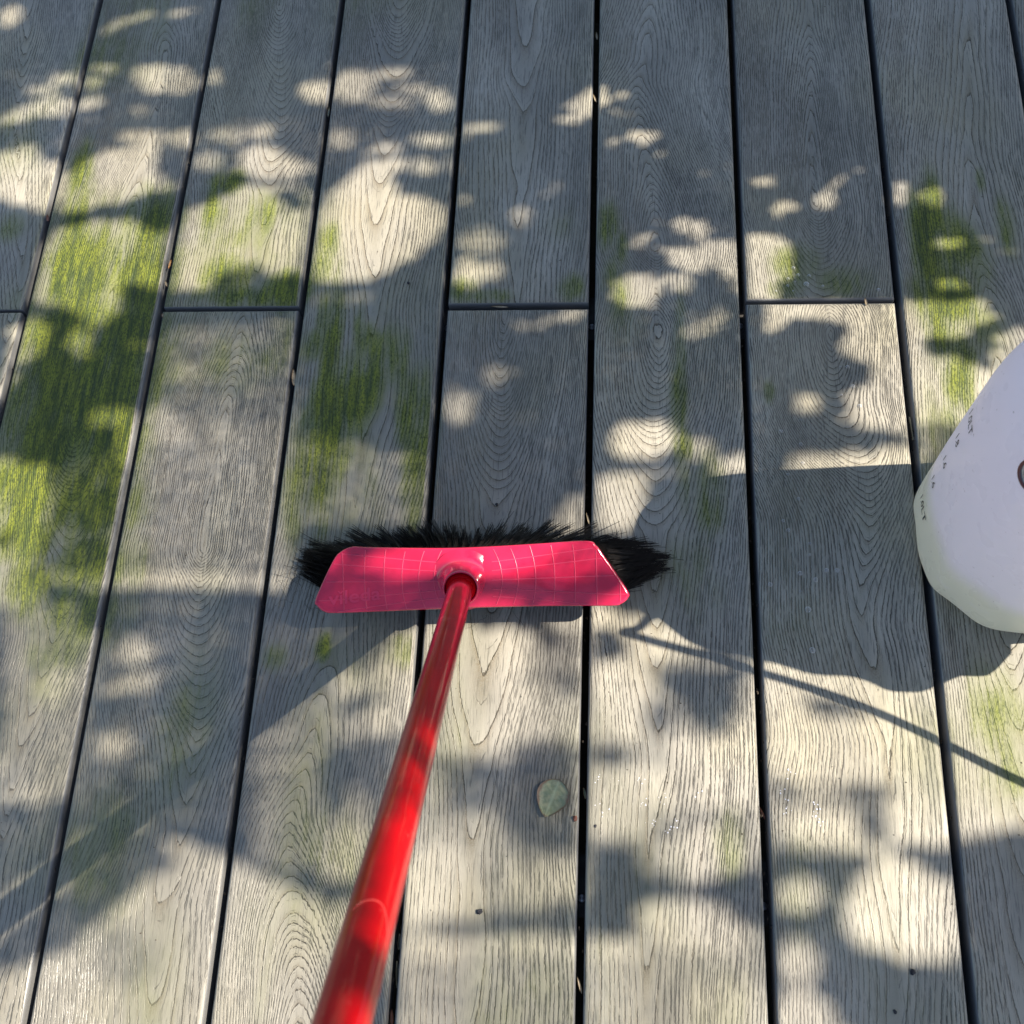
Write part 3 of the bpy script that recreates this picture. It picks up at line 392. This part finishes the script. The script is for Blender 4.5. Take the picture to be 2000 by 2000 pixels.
for u0, bow in ((-.133, 0), (-.1103, .001), (-.0897, .0016), (-.0705, .0026), (-.0525, .004), (-.0362, .0052), (.0342, -.0055), (.0505, -.0045), (.0685, -.003), (.088, -.0018), (.109, -.001), (.1308, 0), (.1545, 0)):
    ribs.append(clip([(u0 + bow * ((v + .008) / .024) ** 2, v) for v in np.linspace(-.040, .027, 28)]))
for v0, v1 in ((.0225, .009), (.0108, .0), (-.0082, -.0095), (-.0275, -.0185), (-.040, -.0262)):
    for sg in (-1, 1):
        ribs.append(clip([(sg * a, v1 + (v0 - v1) * (max(0, min(1, (a - .02) / .125)) ** 1.15)) for a in np.linspace(.024, .16, 48)]))
RV, RF = [], []
for p in ribs:
    if len(p) < 3: continue
    a, b = ribbon(p, .00075, .00035); o = len(RV); RV += a; RF += [tuple(k + o for k in f) for f in b]
mesh('rib_grid', RV, RF, RIB, broom, True)
# embossed name, low relief, following the plate
def glyphs(body, size):
    cu = bpy.data.curves.new('t', 'FONT'); cu.body = body; cu.size = size; cu.extrude = 0; cu.resolution_u = 3; cu.offset = size * .012
    ob = bpy.data.objects.new('t', cu); COL.objects.link(ob); dg = bpy.context.evaluated_depsgraph_get()
    me = bpy.data.meshes.new_from_object(ob.evaluated_get(dg)); bpy.data.objects.remove(ob); bpy.data.curves.remove(cu)
    Vt = [v.co.copy() for v in me.vertices]; Ft = [tuple(p.vertices) for p in me.polygons]; bpy.data.meshes.remove(me); return Vt, Ft
gv, gf = glyphs('v\u0131leda', .0205)
gw = max(v.x for v in gv)
def lett(x, y): return -.1490 + x * (.0555 / gw), -.0325 + y * .95 + x * .115
LV, LF = [], []
ne = {}
for f in gf:
    for i in range(len(f)):
        e = (f[i], f[(i + 1) % len(f)]); k = tuple(sorted(e)); ne.setdefault(k, []).append(e)
for v in gv: u_, v_ = lett(v.x, v.y); LV.append(hb(u_, v_, top(u_, v_) + .0005))
for v in gv: u_, v_ = lett(v.x, v.y); LV.append(hb(u_, v_, top(u_, v_) - .0005))
LF += gf + [(es[0][1], es[0][0], es[0][0] + len(gv), es[0][1] + len(gv)) for es in ne.values() if len(es) == 1]
o = len(LV); iu = .0128
tick = [(iu - .0032, .0142), (iu - .0019, .0142), (iu, .0125), (iu + .0022, .0142), (iu + .0034, .0142), (iu + .0006, .0110), (iu - .0006, .0110)]
iv = [lett(a * gw / .0555, b) for a, b in tick]
LV += [hb(a, b, top(a, b) + .0005) for a, b in iv] + [hb(a, b, top(a, b) - .0004) for a, b in iv]
LF += [(o, o + 1, o + 2, o + 6), (o + 2, o + 5, o + 6), (o + 2, o + 3, o + 4, o + 5)] + [(o + k, o + 7 + k, o + 7 + (k + 1) % 7, o + (k + 1) % 7) for k in range(7)]
mesh('embossed_lettering', LV, LF, LET, broom)
# socket and handle
S0 = P0 + UD * -.0070 + VD * -.0075; SD = (Vector((-.084, -.736, .616)) - S0).normalized()
sx = SD.cross(Vector((0, 1, 0))).normalized(); sy = SD.cross(sx); SF = Matrix((sx, sy, SD)).transposed()
v, f = lathe([(.033, .0060), (.0295, .0080), (.0266, .0100), (.0242, .0128), (.0224, .0165), (.0210, .0215), (.0200, .027), (.0192, .032), (.0186, .0365), (.0180, .0385), (.0172, .0392), (.0164, .0388), (.0158, .036), (.0156, .02)], 48, SF, S0 - BO)
mesh('socket', v, f, RED, broom, True)
v, f = lathe([(.0118, .012), (.0118, .046), (.0126, .049), (.01262, .060), (.0125, .0605)], 40, SF, S0 - BO); 
HL = 1.16
v, f = lathe([(.0112, .01), (.0112, .034), (.0120, .037), (.0125, .045)] + [(.0125, .045 + (HL - .05) * k / 40) for k in range(1, 41)] + [(.011, HL), (0.0, HL + .004)], 40, SF, S0 - BO)
mesh('handle', v, f, TUBE, broom, True)
v, f = lathe([(.0112, .034), (.0150, .0345), (.0154, .0355), (.0152, .0375), (.0128, .0395), (.0124, .041)], 40, SF, S0 - BO); mesh('ferrule', v, f, TUBE, broom, True)
# faint film edge on the tube
FZ = .598; FP = S0 + SD * .60; cd_ = SF.transposed() @ (Vector((.0257, -.690, 1.093)) - FP); W0 = math.atan2(cd_.y, cd_.x)
fe = []
for k in range(25):
    t = k / 24; w = W0 + math.radians(-75 + 125 * t)
    fe.append(S0 - BO + SF @ Vector((math.cos(w) * .0126, math.sin(w) * .0126, FZ + .034 * abs(2 * t - 1.2) ** 2.4 * (1 if t < .6 else .3))))
FILM = simple('clear_film_edge', (0.62, 0.07, 0.06), .3, var=.1)
v, f = tube(fe, .0003, 5); mesh('film_edge', v, f, FILM, broom, True)
# bristles: tufts of strands, splayed, resting on the boards
BV, BF = [], []
def strand(pts, r0):
    n0 = len(BV); d = (pts[-1] - pts[0]).normalized(); a = d.orthogonal().normalized(); b = d.cross(a); m = len(pts)
    for i, p in enumerate(pts):
        r = r0 * (1 - .45 * i / (m - 1))
        for k in range(3):
            w = 2.094 * k; BV.append(p + a * math.cos(w) * r + b * math.sin(w) * r)
    for i in range(m - 1):
        for k in range(3):
            k2 = (k + 1) % 3; BF.append((n0 + i * 3 + k, n0 + i * 3 + k2, n0 + i * 3 + 3 + k2, n0 + i * 3 + 3 + k))
    BF.append((n0 + 3 * m - 3, n0 + 3 * m - 2, n0 + 3 * m - 1))
for ia in range(58):
    for ib in range(10):
        A = -1 + 2 * (ia + random.uniform(-.3, .3)) / 57; Bb = -1 + 2 * (ib + random.uniform(-.25, .25)) / 9
        if abs(Bb) > 1.02 - .0 * A: continue
        ru = A * (.148 - .013 * (Bb + 1)); rv = -.007 + Bb * .027
        rootw = P0 + UD * ru + VD * rv - ND * .006
        sq = math.sqrt(max(0, 1 - (abs(A) ** 3.2) * .80))
        tx = -.1185 + A * .199; ty = -.3210 + Bb * .030 * (.35 + .65 * sq) - .010 * A * A * (1 + .5 * Bb) + .004 * max(0, A)
        ts = Vector((random.gauss(0, .0044), random.gauss(0, .0036), 0)); ex0 = 1 + random.gauss(0, .05); tz = abs(random.gauss(.004, .004))
        for _ in range(17):
            sp = .0020 if random.random() < .9 else .005; ex = ex0 + random.gauss(0, .03)
            tipx = rootw.x + (tx - rootw.x) * ex + random.gauss(0, sp) + ts.x; tipy = rootw.y + (ty - rootw.y) * ex + random.gauss(0, sp) + ts.y
            tip = Vector((tipx, tipy, max(.0008, tz + random.gauss(0, .0015))))
            if random.random() < .007: tip += Vector((random.gauss(0, .02), random.gauss(0, .014), abs(random.gauss(0, .012))))
            r = rootw + UD * random.gauss(0, .0014) + VD * random.gauss(0, .0014)
            ctl = r - ND * .032 + (tip - r) * .18
            strand([(r * (1 - t) ** 2 + ctl * 2 * t * (1 - t) + tip * t * t) - BO for t in (0, .35, .7, 1)], .00046)
for _ in range(420):     # fuller ends
    sg = random.choice((-1, 1)); A = sg * random.uniform(.62, 1.0); Bb = random.uniform(-.95, .95); q_ = random.uniform(.45, .97)
    rootw = P0 + UD * (A * (.146 - .013 * (Bb + 1))) + VD * (-.007 + Bb * .026) - ND * .006
    sq = math.sqrt(max(0, 1 - (abs(A) ** 3.2) * .80))
    tx = -.1185 + A * .199; ty = -.3210 + Bb * .030 * (.35 + .65 * sq) - .010 * A * A * (1 + .5 * Bb) + .004 * max(0, A)
    for k_ in range(11):
        tip = Vector((rootw.x + (tx - rootw.x) * q_ + random.gauss(0, .0022), rootw.y + (ty - rootw.y) * q_ + random.gauss(0, .0022), abs(random.gauss(.006, .006)) + .001))
        r = rootw + UD * random.gauss(0, .0016) + VD * random.gauss(0, .0016); ctl = r - ND * .030 + (tip - r) * .2
        strand([(r * (1 - t_) ** 2 + ctl * 2 * t_ * (1 - t_) + tip * t_ * t_) - BO for t_ in (0, .35, .7, 1)], .00046)
for _ in range(46):      # stray curly hairs round the ends and below the plate
    if _ < 30: bx, by = -.315 + random.gauss(0, .018), -.352 + random.gauss(0, .014)
    elif _ < 38: bx, by = .045 + random.gauss(0, .02), -.345 + random.gauss(0, .01)
    else: bx, by = -.09 + random.gauss(0, .05), -.395 + random.gauss(0, .01)
    an = random.uniform(0, 6.28); pts = []
    for k in range(9):
        pts.append(Vector((bx, by, .0012 + .003 * math.sin(k * .39))) - BO); an += random.gauss(0, .55); bx += .0036 * math.cos(an); by += .0036 * math.sin(an)
    strand(pts, .00018)
br = mesh('bristles', BV, BF, BRIS, broom); tag(br, kind='stuff')
# ------------------------------------------------------------------ garden sprayer tank at the right edge
TC = Vector((.4620, -.2830, 0))
sp_ = empty('sprayer', TC); tag(sp_, 'white translucent plastic sprayer tank with black volume scale, on the right of the deck', 'sprayer')
def tank_mat():
    s = NT('translucent_white_plastic', 0.32)
    tc = s.new('ShaderNodeTexCoord'); sep = s.new('ShaderNodeSeparateXYZ'); s.L(tc.outputs['Object'], sep.inputs[0])
    z = sep.outputs[2]
    lv = s.math('ADD', z, s.math('MULTIPLY', s.math('SUBTRACT', s.noise(tc.outputs['Object'], 12, 2), .5), .006))
    col = s.mix(s.rng(lv, .066, .11), (0.74, 0.75, 0.63), (0.85, 0.82, 0.89))
    dirt = s.math('MAXIMUM', s.rng(s.noise(tc.outputs['Object'], 170, 2, .5), .72, .76, 0, .45), s.rng(s.noise(tc.outputs['Object'], 420, 1, .5), .77, .80, 0, .5))
    col = s.mix(dirt, col, (0.25, 0.24, 0.24))
    scuff = s.rng(s.noise(tc.outputs['Object'], 30, 4, .7), .55, .75, 0, .35)
    col = s.mix(scuff, col, (0.82, 0.82, 0.84))
    s.set(Base_Color=col, Specular_IOR_Level=.5, Roughness=s.rng(s.noise(tc.outputs['Object'], 25, 3), .3, .7, .24, .40))
    tr = s.new('ShaderNodeBsdfTranslucent'); s.L(col, tr.inputs[0]); mx = s.new('ShaderNodeMixShader'); mx.inputs[0].default_value = .48
    s.L(s.b.outputs[0], mx.inputs[1]); s.L(tr.outputs[0], mx.inputs[2]); s.L(mx.outputs[0], s.out.inputs[0])
    s.bump(s.noise(tc.outputs['Object'], 14, 2), .12, .004)
    return s.m
TANK = tank_mat()
BLACKP = simple('black_plastic', (0.02, 0.02, 0.022), .4, var=.2)
INK = simple('black_ink', (0.02, 0.025, 0.03), .5)
PROF = [(0.0, .004), (.070, .003), (.100, .0022), (.107, .0035), (.111, .0075), (.1145, .015), (.1165, .033), (.1175, .055), (.1185, .09), (.1195, .12), (.1205, .165), (.121, .21), (.1215, .25), (.121, .275), (.119, .295), (.1145, .313), (.107, .326), (.096, .336), (.080, .344), (.060, .350), (.042, .354), (.034, .357), (.032, .37)]
pz = smooth_path([(r, 0, z) for r, z in PROF], 3)
def tank_pt(w, r, z):          # rounded-square plan, flatter on the far side
    c, s_ = math.cos(w), math.sin(w); f = max(0, min(1, (.36 - z) / .04)); n = 2 + .4 * f
    k = 1 + (.05 - .175 * (1 + math.tanh(6 * s_))) * f if True else 1
    g_ = (abs(c) ** n + abs(s_) ** n) ** (-1 / n)
    r *= 1 + .026 * math.exp(-((w - 3.72) / .12) ** 2) * f - .022 * math.exp(-((w - 4.02) / .17) ** 2) * f + .013 * math.cos(9 * w) * max(0, 1 - z / .06)
    return Vector((r * g_ * c, r * g_ * s_ * k, z))
v = [tank_pt(2 * math.pi * k / 192, p.x, p.z) for p in pz for k in range(192)]
f = [(i * 192 + k, i * 192 + (k + 1) % 192, (i + 1) * 192 + (k + 1) % 192, (i + 1) * 192 + k) for i in range(len(pz) - 1) for k in range(192)]
mesh('tank', v, f, TANK, sp_, True)
v, f = lathe([(0, .360), (.041, .360), (.043, .363), (.043, .380), (.040, .384), (.016, .386), (.014, .390), (.014, .396), (0, .398)], 32); mesh('pump_cap', v, f, BLACKP, sp_, True)
v, f = tube(smooth_path([(.0, -.045, .394), (0, -.030, .402), (0, 0, .404), (0, .030, .402), (0, .045, .394)], 4), .011, 12); mesh('pump_handle', v, f, BLACKP, sp_, True)
HOSE = [(.03, -.02, .37), (.035, -.050, .43), (.000, -.085, .43), (-.020, -.094, .42), (.032, -.125, .37), (.095, -.166, .31), (.1205, -.2055, .25), (.1555, -.2504, .20), (.178, -.297, .12), (.218, -.357, .03), (.338, -.397, .006), (.538, -.317, .006)]
v, f = tube(smooth_path(HOSE, 8), .0042, 10); mesh('hose', v, f, BLACKP, sp_, True)
# unseen grip added beside the tank, its outline shaped to cast the shadow's bumps
SHADOW_GRIP = [(-.120, .140), (-.130, .146), (-.1465, .166), (-.1455, .190), (-.1530, .211), (-.160, .232), (-.158, .2475), (-.149, .264), (-.142, .284), (-.138, .319), (-.125, .355), (-.111, .398), (-.090, .398), (-.100, .340), (-.104, .280), (-.100, .220), (-.095, .150)]
SHADOW_GRIP = [(p.x, p.y) for p in smooth_path([(a, b, 0) for a, b in SHADOW_GRIP], 3, True)]; ng = len(SHADOW_GRIP)
v = [(.109 + dx, cy_ + (a - cy_) * m, (cz_ + (b - cz_) * m) * 1.09 + (-.0)) for dx, m in ((-.014, .86), (-.009, 1), (.009, 1), (.014, .86)) for cy_, cz_ in ((-.122, .25),) for a, b in SHADOW_GRIP]
f = [(r_ * ng + k, r_ * ng + (k + 1) % ng, (r_ + 1) * ng + (k + 1) % ng, (r_ + 1) * ng + k) for r_ in range(3) for k in range(ng)] + [tuple(range(ng - 1, -1, -1)), tuple(range(3 * ng, 4 * ng))]
mesh('shadow_grip', v, f, BLACKP, sp_)
v, f = tube(smooth_path([(.095, -.03, .27), (.108, -.07, .275), (.109, -.105, .28)], 4), .008, 10); mesh('holder', v, f, BLACKP, sp_, True)
def rad_at(z):
    for (r0, z0), (r1, z1) in zip(PROF, PROF[1:]):
        if z0 <= z <= z1 and z > .01: return r0 + (r1 - r0) * (z - z0) / (z1 - z0)
    return .11
def printed(body, size, ang0, z0, name):
    gv, gf = glyphs(body, size); V = []
    for p in gv:
        z = z0 + p.y; r = rad_at(z) + .0009; w = ang0 + p.x / r
        V.append(tank_pt(w, r, z))
    return mesh(name, V, gf, INK, sp_)
for txt, z0, a0 in (('1.0LT', .222, 161), ('1.8', .184, 165), ('1.6', .143, 167.5), ('1.6', .101, 169), ('1.0LT', .056, 170.5)):
    printed(txt, .0155, math.radians(a0), z0, 'printed_scale')
# small round badge at the picture's edge
bw_, bz = math.radians(212.5), .307
br_ = rad_at(bz); bc = tank_pt(bw_, br_, bz); d1 = tank_pt(bw_ + .02, br_, bz) - bc; d2 = tank_pt(bw_, rad_at(bz + .004), bz + .004) - bc
bt = d1.normalized(); bn = d1.cross(d2).normalized(); BF3 = Matrix((bt, bn.cross(bt), bn)).transposed()
RIM = simple('brown_badge_rim', (0.16, 0.05, 0.04), .35); FACE = simple('silver_blue_badge', (0.35, 0.42, 0.5), .2, metal=.8, var=.4, scale=150)
v, f = lathe([(.0155, .0), (.0155, .0032), (.0135, .0038), (.0130, .0022)], 32, BF3, bc); mesh('badge_rim', v, f, RIM, sp_, True)
v, f = lathe([(.0130, .0022), (.008, .0026), (0, .0028)], 32, BF3, bc); mesh('badge', v, f, FACE, sp_, True)
# ------------------------------------------------------------------ fallen leaf and scraps
def leaf_mat(name, a, b, edge):
    s = NT(name, .45); t = s.attr('rim'); vein = s.attr('vein'); n = s.noise(s.pos(), 150, 3, .6)
    c = s.mix(s.rng(n, .3, .7), a, b); c = s.mix(s.rng(s.math('ADD', t, s.math('MULTIPLY', s.math('SUBTRACT', n, .5), .9)), .55, .92), c, edge)
    c = s.mix(s.math('MULTIPLY', vein, .6), c, tuple(min(1, x * 1.7 + .06) for x in a)); s.set(Base_Color=c, Specular_IOR_Level=.5); s.bump(n, .4, .002)
    return s.m
def leaf(name, loc, L, W, rot, cup, mat, curl=0.0, tilt=(0, 0), stem=True, roll=0.0):
    nu, nv = 22, 13; V = []; rim = []; ve = []
    for i in range(nu):
        t = i / (nu - 1); hw = W * .5 * (math.sin(math.pi * t ** .82) ** .72 if 0 < t < 1 else 0) * (1 - .10 * t)
        for j in range(nv):
            s_ = -1 + 2 * j / (nv - 1); x = s_ * hw; y = (t - .5) * L; e = max(abs(s_) ** 2, abs(2 * t - 1) ** 4)
            z = cup * e * e + .0012 + .0006 * math.sin(9 * t + 4 * s_) * e + curl * (2 * t - 1) ** 2
            if roll: w = roll * s_; z = .0012 + (1 - math.cos(w)) * W * .35; x = math.sin(w) * hw * .7
            V.append((x, y, z)); rim.append(e)
            br_v = abs(((t * 7 - abs(s_) * 1.6) % 1) - .5)
            ve.append(1.0 if abs(s_) < .08 else (.45 if br_v < .07 else 0))
    F = [(i * nv + j, i * nv + j + 1, (i + 1) * nv + j + 1, (i + 1) * nv + j) for i in range(nu - 1) for j in range(nv - 1)]
    n0 = len(V); V += [(a, b, c + .0003) for a, b, c in V]; F += [tuple(k + n0 for k in f[::-1]) for f in F]; rim += rim; ve += ve
    me = bpy.data.meshes.new(name); me.from_pydata(V, [], F); me.update(); me.materials.append(mat); me.polygons.foreach_set('use_smooth', [True] * len(F))
    for nm, A in (('rim', rim), ('vein', ve)): me.attributes.new(nm, 'FLOAT', 'POINT').data.foreach_set('value', A)
    o = bpy.data.objects.new(name, me); COL.objects.link(o); o.location = loc; o.rotation_euler = (tilt[0], tilt[1], rot)
    if stem:
        v, f = tube(smooth_path([(0, -L * .5 + .001, .0015), (-.0015, -L * .58, .0025), (-.0035, -L * .66, .002)], 3), .0006, 6); mesh('stem', v, f, mat, o, True)
    return o
GRN = leaf_mat('dry_green_leaf', (0.17, 0.205, 0.115), (0.30, 0.30, 0.17), (0.17, 0.10, 0.055))
TAN = leaf_mat('tan_dry_leaf', (0.22, 0.17, 0.10), (0.36, 0.30, 0.20), (0.22, 0.12, 0.05))
RST = leaf_mat('rust_dry_leaf', (0.17, 0.06, 0.03), (0.26, 0.11, 0.05), (0.08, 0.03, 0.02))
ORG = leaf_mat('orange_dry_leaf', (0.45, 0.20, 0.06), (0.55, 0.34, 0.12), (0.3, 0.1, 0.03))
OLV = leaf_mat('olive_dry_leaf', (0.10, 0.11, 0.07), (0.17, 0.16, 0.11), (0.3, 0.27, 0.18))
o = leaf('fallen_leaf', (-.0310, -.5790, -.0006), .0395, .0345, 2.78, .0036, GRN, stem=False); tag(o, 'round grey-green fallen leaf with brown edges lying flat on the deck', 'leaf')
def scrap(x, y, L, W, rot, mat, label, z=-.002, curl=.003, roll=1.1, tilt=(0, 0), cat='leaf scrap', name='leaf_scrap'):
    o = leaf(name, (x, y, z - .002), L * .8, W * .75, rot, .002, mat, curl, tilt, False, roll); tag(o, label, cat, 'leaf scraps caught in the gaps'); return o
scrap(-.3573, -.0961, .030, .012, .15, TAN, 'pale curled dry leaf scrap in the gap up and left of the broom', z=-.003)
scrap(.3600, -.1598, .036, .010, .05, OLV, 'dull olive curled leaf scrap wedged in the gap beside the white tank', z=-.008, tilt=(0, 1.2))
scrap(-.7185, .1413, .014, .008, .3, RST, 'dark rust leaf scrap caught at the far left gap', z=-.001)
scrap(-.5390, .0669, .017, .006, -.1, ORG, 'bright orange dry scrap in the gap beside the mossy board', z=-.001)
scrap(-.5390, .0378, .012, .006, .4, TAN, 'small yellow-tan scrap just below the orange one by the mossy board', z=-.001)
scrap(-.5360, -.0080, .007, .005, .2, TAN, 'tiny pale scrap at the corner where the board ends meet the mossy board', z=-.001)
scrap(.0000, -.2740, .020, .005, .25, TAN, 'thin pinkish pale scrap in the gap behind the broom bristles', z=-.004)
scrap(-.1800, -.7200, .018, .010, 0, OLV, 'round grey-olive leaf scrap in the gap right of the broom handle', z=-.010, tilt=(0, .9))
scrap(-.1805, -.7500, .030, .011, .1, OLV, 'olive leaf with pale rim on edge in the gap beside the broom handle', z=-.012, tilt=(0, 1.2))
scrap(-.1805, -.7880, .020, .009, .1, RST, 'brown curled leaf scrap low in the gap at the bottom by the broom handle', z=-.013)
scrap(-.1120, .0010, .026, .006, 1.5, TAN, 'light brown curled scrap in the end joint above the broom', z=-.004)
scrap(.0000, -.5722, .014, .008, .2, GRN, 'small green leaf scrap in the gap next to the fallen leaf', z=-.009, tilt=(0, .8))
scrap(.0000, .4300, .018, .007, .1, TAN, 'pale green-white scrap near the top of the middle gap', z=-.008)
scrap(-.0010, .3212, .020, .005, .3, TAN, 'thin white husk in the middle gap below the pale green scrap', z=-.006)
scrap(-.3590, .3100, .022, .006, 0, OLV, 'dark olive scrap in the upper gap left of centre', z=-.006)
scrap(.1790, -.5845, .018, .006, .4, RST, 'dark brown scrap low in the gap right of the fallen leaf', z=-.012)
scrap(.0000, -.7505, .020, .005, .3, TAN, 'thin tan stalk in the gap at the bottom centre', z=-.006)
o = leaf('seed_husk', (.3221, .0010, -.001), .011, .0055, .1, .001, TAN, 0, (0, 0), False, .9); tag(o, 'small tan seed husk on the end joint above the white tank', 'seed husk')
def crumb(name, x, y, r, mat, label, cat, seed):
    rr = random.Random(seed); V, F = [], []; n, m = 7, 5
    for i in range(m):
        a = math.pi * i / (m - 1)
        for k in range(n):
            w = 2 * math.pi * k / n; q_ = r * rr.uniform(.6, 1.3); V.append((q_ * math.sin(a) * math.cos(w), q_ * math.sin(a) * math.sin(w) * 1.15, q_ * math.cos(a) * .4 + r * .3))
    for i in range(m - 1):
        for k in range(n): F.append((i * n + k, i * n + (k + 1) % n, (i + 1) * n + (k + 1) % n, (i + 1) * n + k))
    o = mesh(name, V, F, mat, None, True, (x, y, 0)); tag(o, label, cat, 'crumbs of dirt on the boards'); return o
DIRT = simple('dark_dirt', (0.03, 0.03, 0.035), .95, var=.5, scale=300); BRN = simple('brown_crumb', (0.16, 0.06, 0.035), .7, var=.5, scale=300)
crumb('dirt_crumb', -.0983, -.6892, .0030, DIRT, 'largest black dirt crumb, on the board right of the broom handle', 'dirt crumb', 1)
crumb('dirt_crumb', .3091, -.725, .0026, DIRT, 'black dirt crumb at the lower right, in the shade near the gap', 'dirt crumb', 2)
crumb('dirt_crumb', .2905, -.7587, .0018, DIRT, 'tiny dark crumb close to the bottom edge at the lower right', 'dirt crumb', 3)
crumb('dirt_crumb', .0131, -.6046, .0015, DIRT, 'tiny dark crumb just right of the gap below the fallen leaf', 'dirt crumb', 4)
crumb('dirt_crumb', -.0075, -.5974, .0027, BRN, 'reddish brown crumb between the fallen leaf and the gap', 'dirt crumb', 5)
crumb('dirt_crumb', -.1028, -.2597, .0017, DIRT, 'dark crumb on the board behind the middle of the broom', 'dirt crumb', 6)
crumb('dirt_crumb', -.2267, .0337, .0019, DIRT, 'dark crumb on the board above the end joints, left of centre', 'dirt crumb', 7)
# ------------------------------------------------------------------ soap bubbles and flecks of foam
def bubble_mat():
    s = NT('soap_bubble', .08); s.set(Base_Color=(0.9, 0.9, 0.92), Specular_IOR_Level=1.0)
    lw = s.new('ShaderNodeLayerWeight'); lw.inputs[0].default_value = .45
    t = s.new('ShaderNodeBsdfTransparent'); mx = s.new('ShaderNodeMixShader')
    s.L(s.rng(lw.outputs['Facing'], .15, .8, .12, .75), mx.inputs[0]); s.L(t.outputs[0], mx.inputs[1]); s.L(s.b.outputs[0], mx.inputs[2]); s.L(mx.outputs[0], s.out.inputs[0])
    return s.m
BUB = bubble_mat()
bv, bf = lathe([(1.0, 0), (.95, .31), (.81, .59), (.59, .81), (.31, .95), (.0, 1.0)], 14)
bme = bpy.data.meshes.new('soap_bubble'); bme.from_pydata([tuple(v) for v in bv], [], bf); bme.update(); bme.materials.append(BUB); bme.polygons.foreach_set('use_smooth', [True] * len(bf))
BUBBLES = [(219, 17), (234, 34), (233, 24), (246, 39), (259, 38), (255, 26), (239, 17), (242, 30), (241, 49), (274, 23), (305, -136), (286, -122), (238, -154), (216, -168), (237, -184), (238, -207), (231, -250), (287, -86), (295, -86), (221, -221), (299, -111), (338, 17), (196, -349), (218, -287), (234, -376), (236, -420), (228, -336), (244, -343), (240, -302), (239, -315), (227, -356), (213, -276), (267, -332), (256, -332)]
for x, y in BUBBLES:
    o = bpy.data.objects.new('soap_bubble', bme); COL.objects.link(o); o.location = (x / 1000, y / 1000, -.0002); r = random.uniform(.0011, .0025) if (x, y) not in ((234, -376), (255, 26), (236, -420)) else .0032
    o.scale = (r, r, r * .8); tag(o, {(255, 26): 'largest soap bubble of the cluster at the end of the upper board', (234, -376): 'upper of the two big soap bubbles on the board left of the tank', (236, -420): 'lower of the two big soap bubbles on the board left of the tank'}[(x, y)] if (x, y) in ((255, 26), (234, -376), (236, -420)) else 'tiny clear soap bubble in the cluster at the end of the upper board' if y > 0 else 'tiny clear soap bubble sitting on the lower boards left of the tank', 'bubble', 'soap bubbles on the boards')
FOAM = simple('white_foam', (0.75, 0.75, 0.8), .4)
fv, ff = [], []
for x, y in [(16, -557), (62, -559), (116, -570), (82, -575), (68, -599), (93, -598), (20, -588), (62, -581), (85, -605), (34, -559), (204, -548), (231, -575), (231, -585), (232, -594), (203, -585), (197, -566)]:
    for _ in range(random.randint(3, 6)):
        r = random.uniform(.0003, .0009); c = Vector((x / 1000 + random.gauss(0, .0035), y / 1000 + random.gauss(0, .0035), -.0001)); n0 = len(fv)
        for k in range(6): fv.append(c + Vector((math.cos(k * 1.047) * r, math.sin(k * 1.047) * r, 0)))
        fv.append(c + Vector((0, 0, r * .6))); ff += [(n0 + k, n0 + (k + 1) % 6, n0 + 6) for k in range(6)]
fo = mesh('foam_flecks', fv, ff, FOAM); tag(fo, 'scattered white flecks of foam on the boards right of the fallen leaf', 'foam', kind='stuff')

GD = simple('gap_dirt', (0.06, 0.045, 0.03), .95, var=.6, scale=400)
dv, df = [], []
def fleck(x, y, z, a, b, th):
    n0 = len(dv); c_, s_ = math.cos(th), math.sin(th)
    for (p, q_) in ((-1, 0), (-.3, .9), (.5, .8), (1, 0), (.4, -.9), (-.5, -.7)):
        p *= a * random.uniform(.7, 1.2); q_ *= b * random.uniform(.7, 1.2); dv.append((x + p * c_ - q_ * s_, y + p * s_ + q_ * c_, z))
    dv.append((x, y, z + min(a, b) * .7)); df.extend((n0 + k, n0 + (k + 1) % 6, n0 + 6) for k in range(6))
for gx_ in GAPS:
    if abs(gx_) > .8: continue
    for _ in range(70):
        y = random.uniform(-.85, .6)
        if vnoise(np.array([y * 9]), np.array([gx_ * 7]), 8)[0] < -.1: continue
        e = random.choice((-1, 1)); fleck(gx_ + e * random.uniform(.0005, .0036), y, -random.uniform(.006, .020), random.uniform(.0008, .0028), random.uniform(.0005, .0012), random.uniform(1.1, 2.0))
for _ in range(360):
    x, y = random.uniform(-.8, .6), random.uniform(-.85, .6); r_ = random.uniform(.00025, .0007)
    if min(abs(x - k) for k in GAPS) < .008: continue
    fleck(x, y, .0001, r_ * random.uniform(1, 2.2), r_, random.uniform(0, 3.14))
o = mesh('dirt_flecks', dv, df, GD); tag(o, 'fine dark dirt and plant crumbs in the gaps and over the boards', 'dirt', kind='stuff')
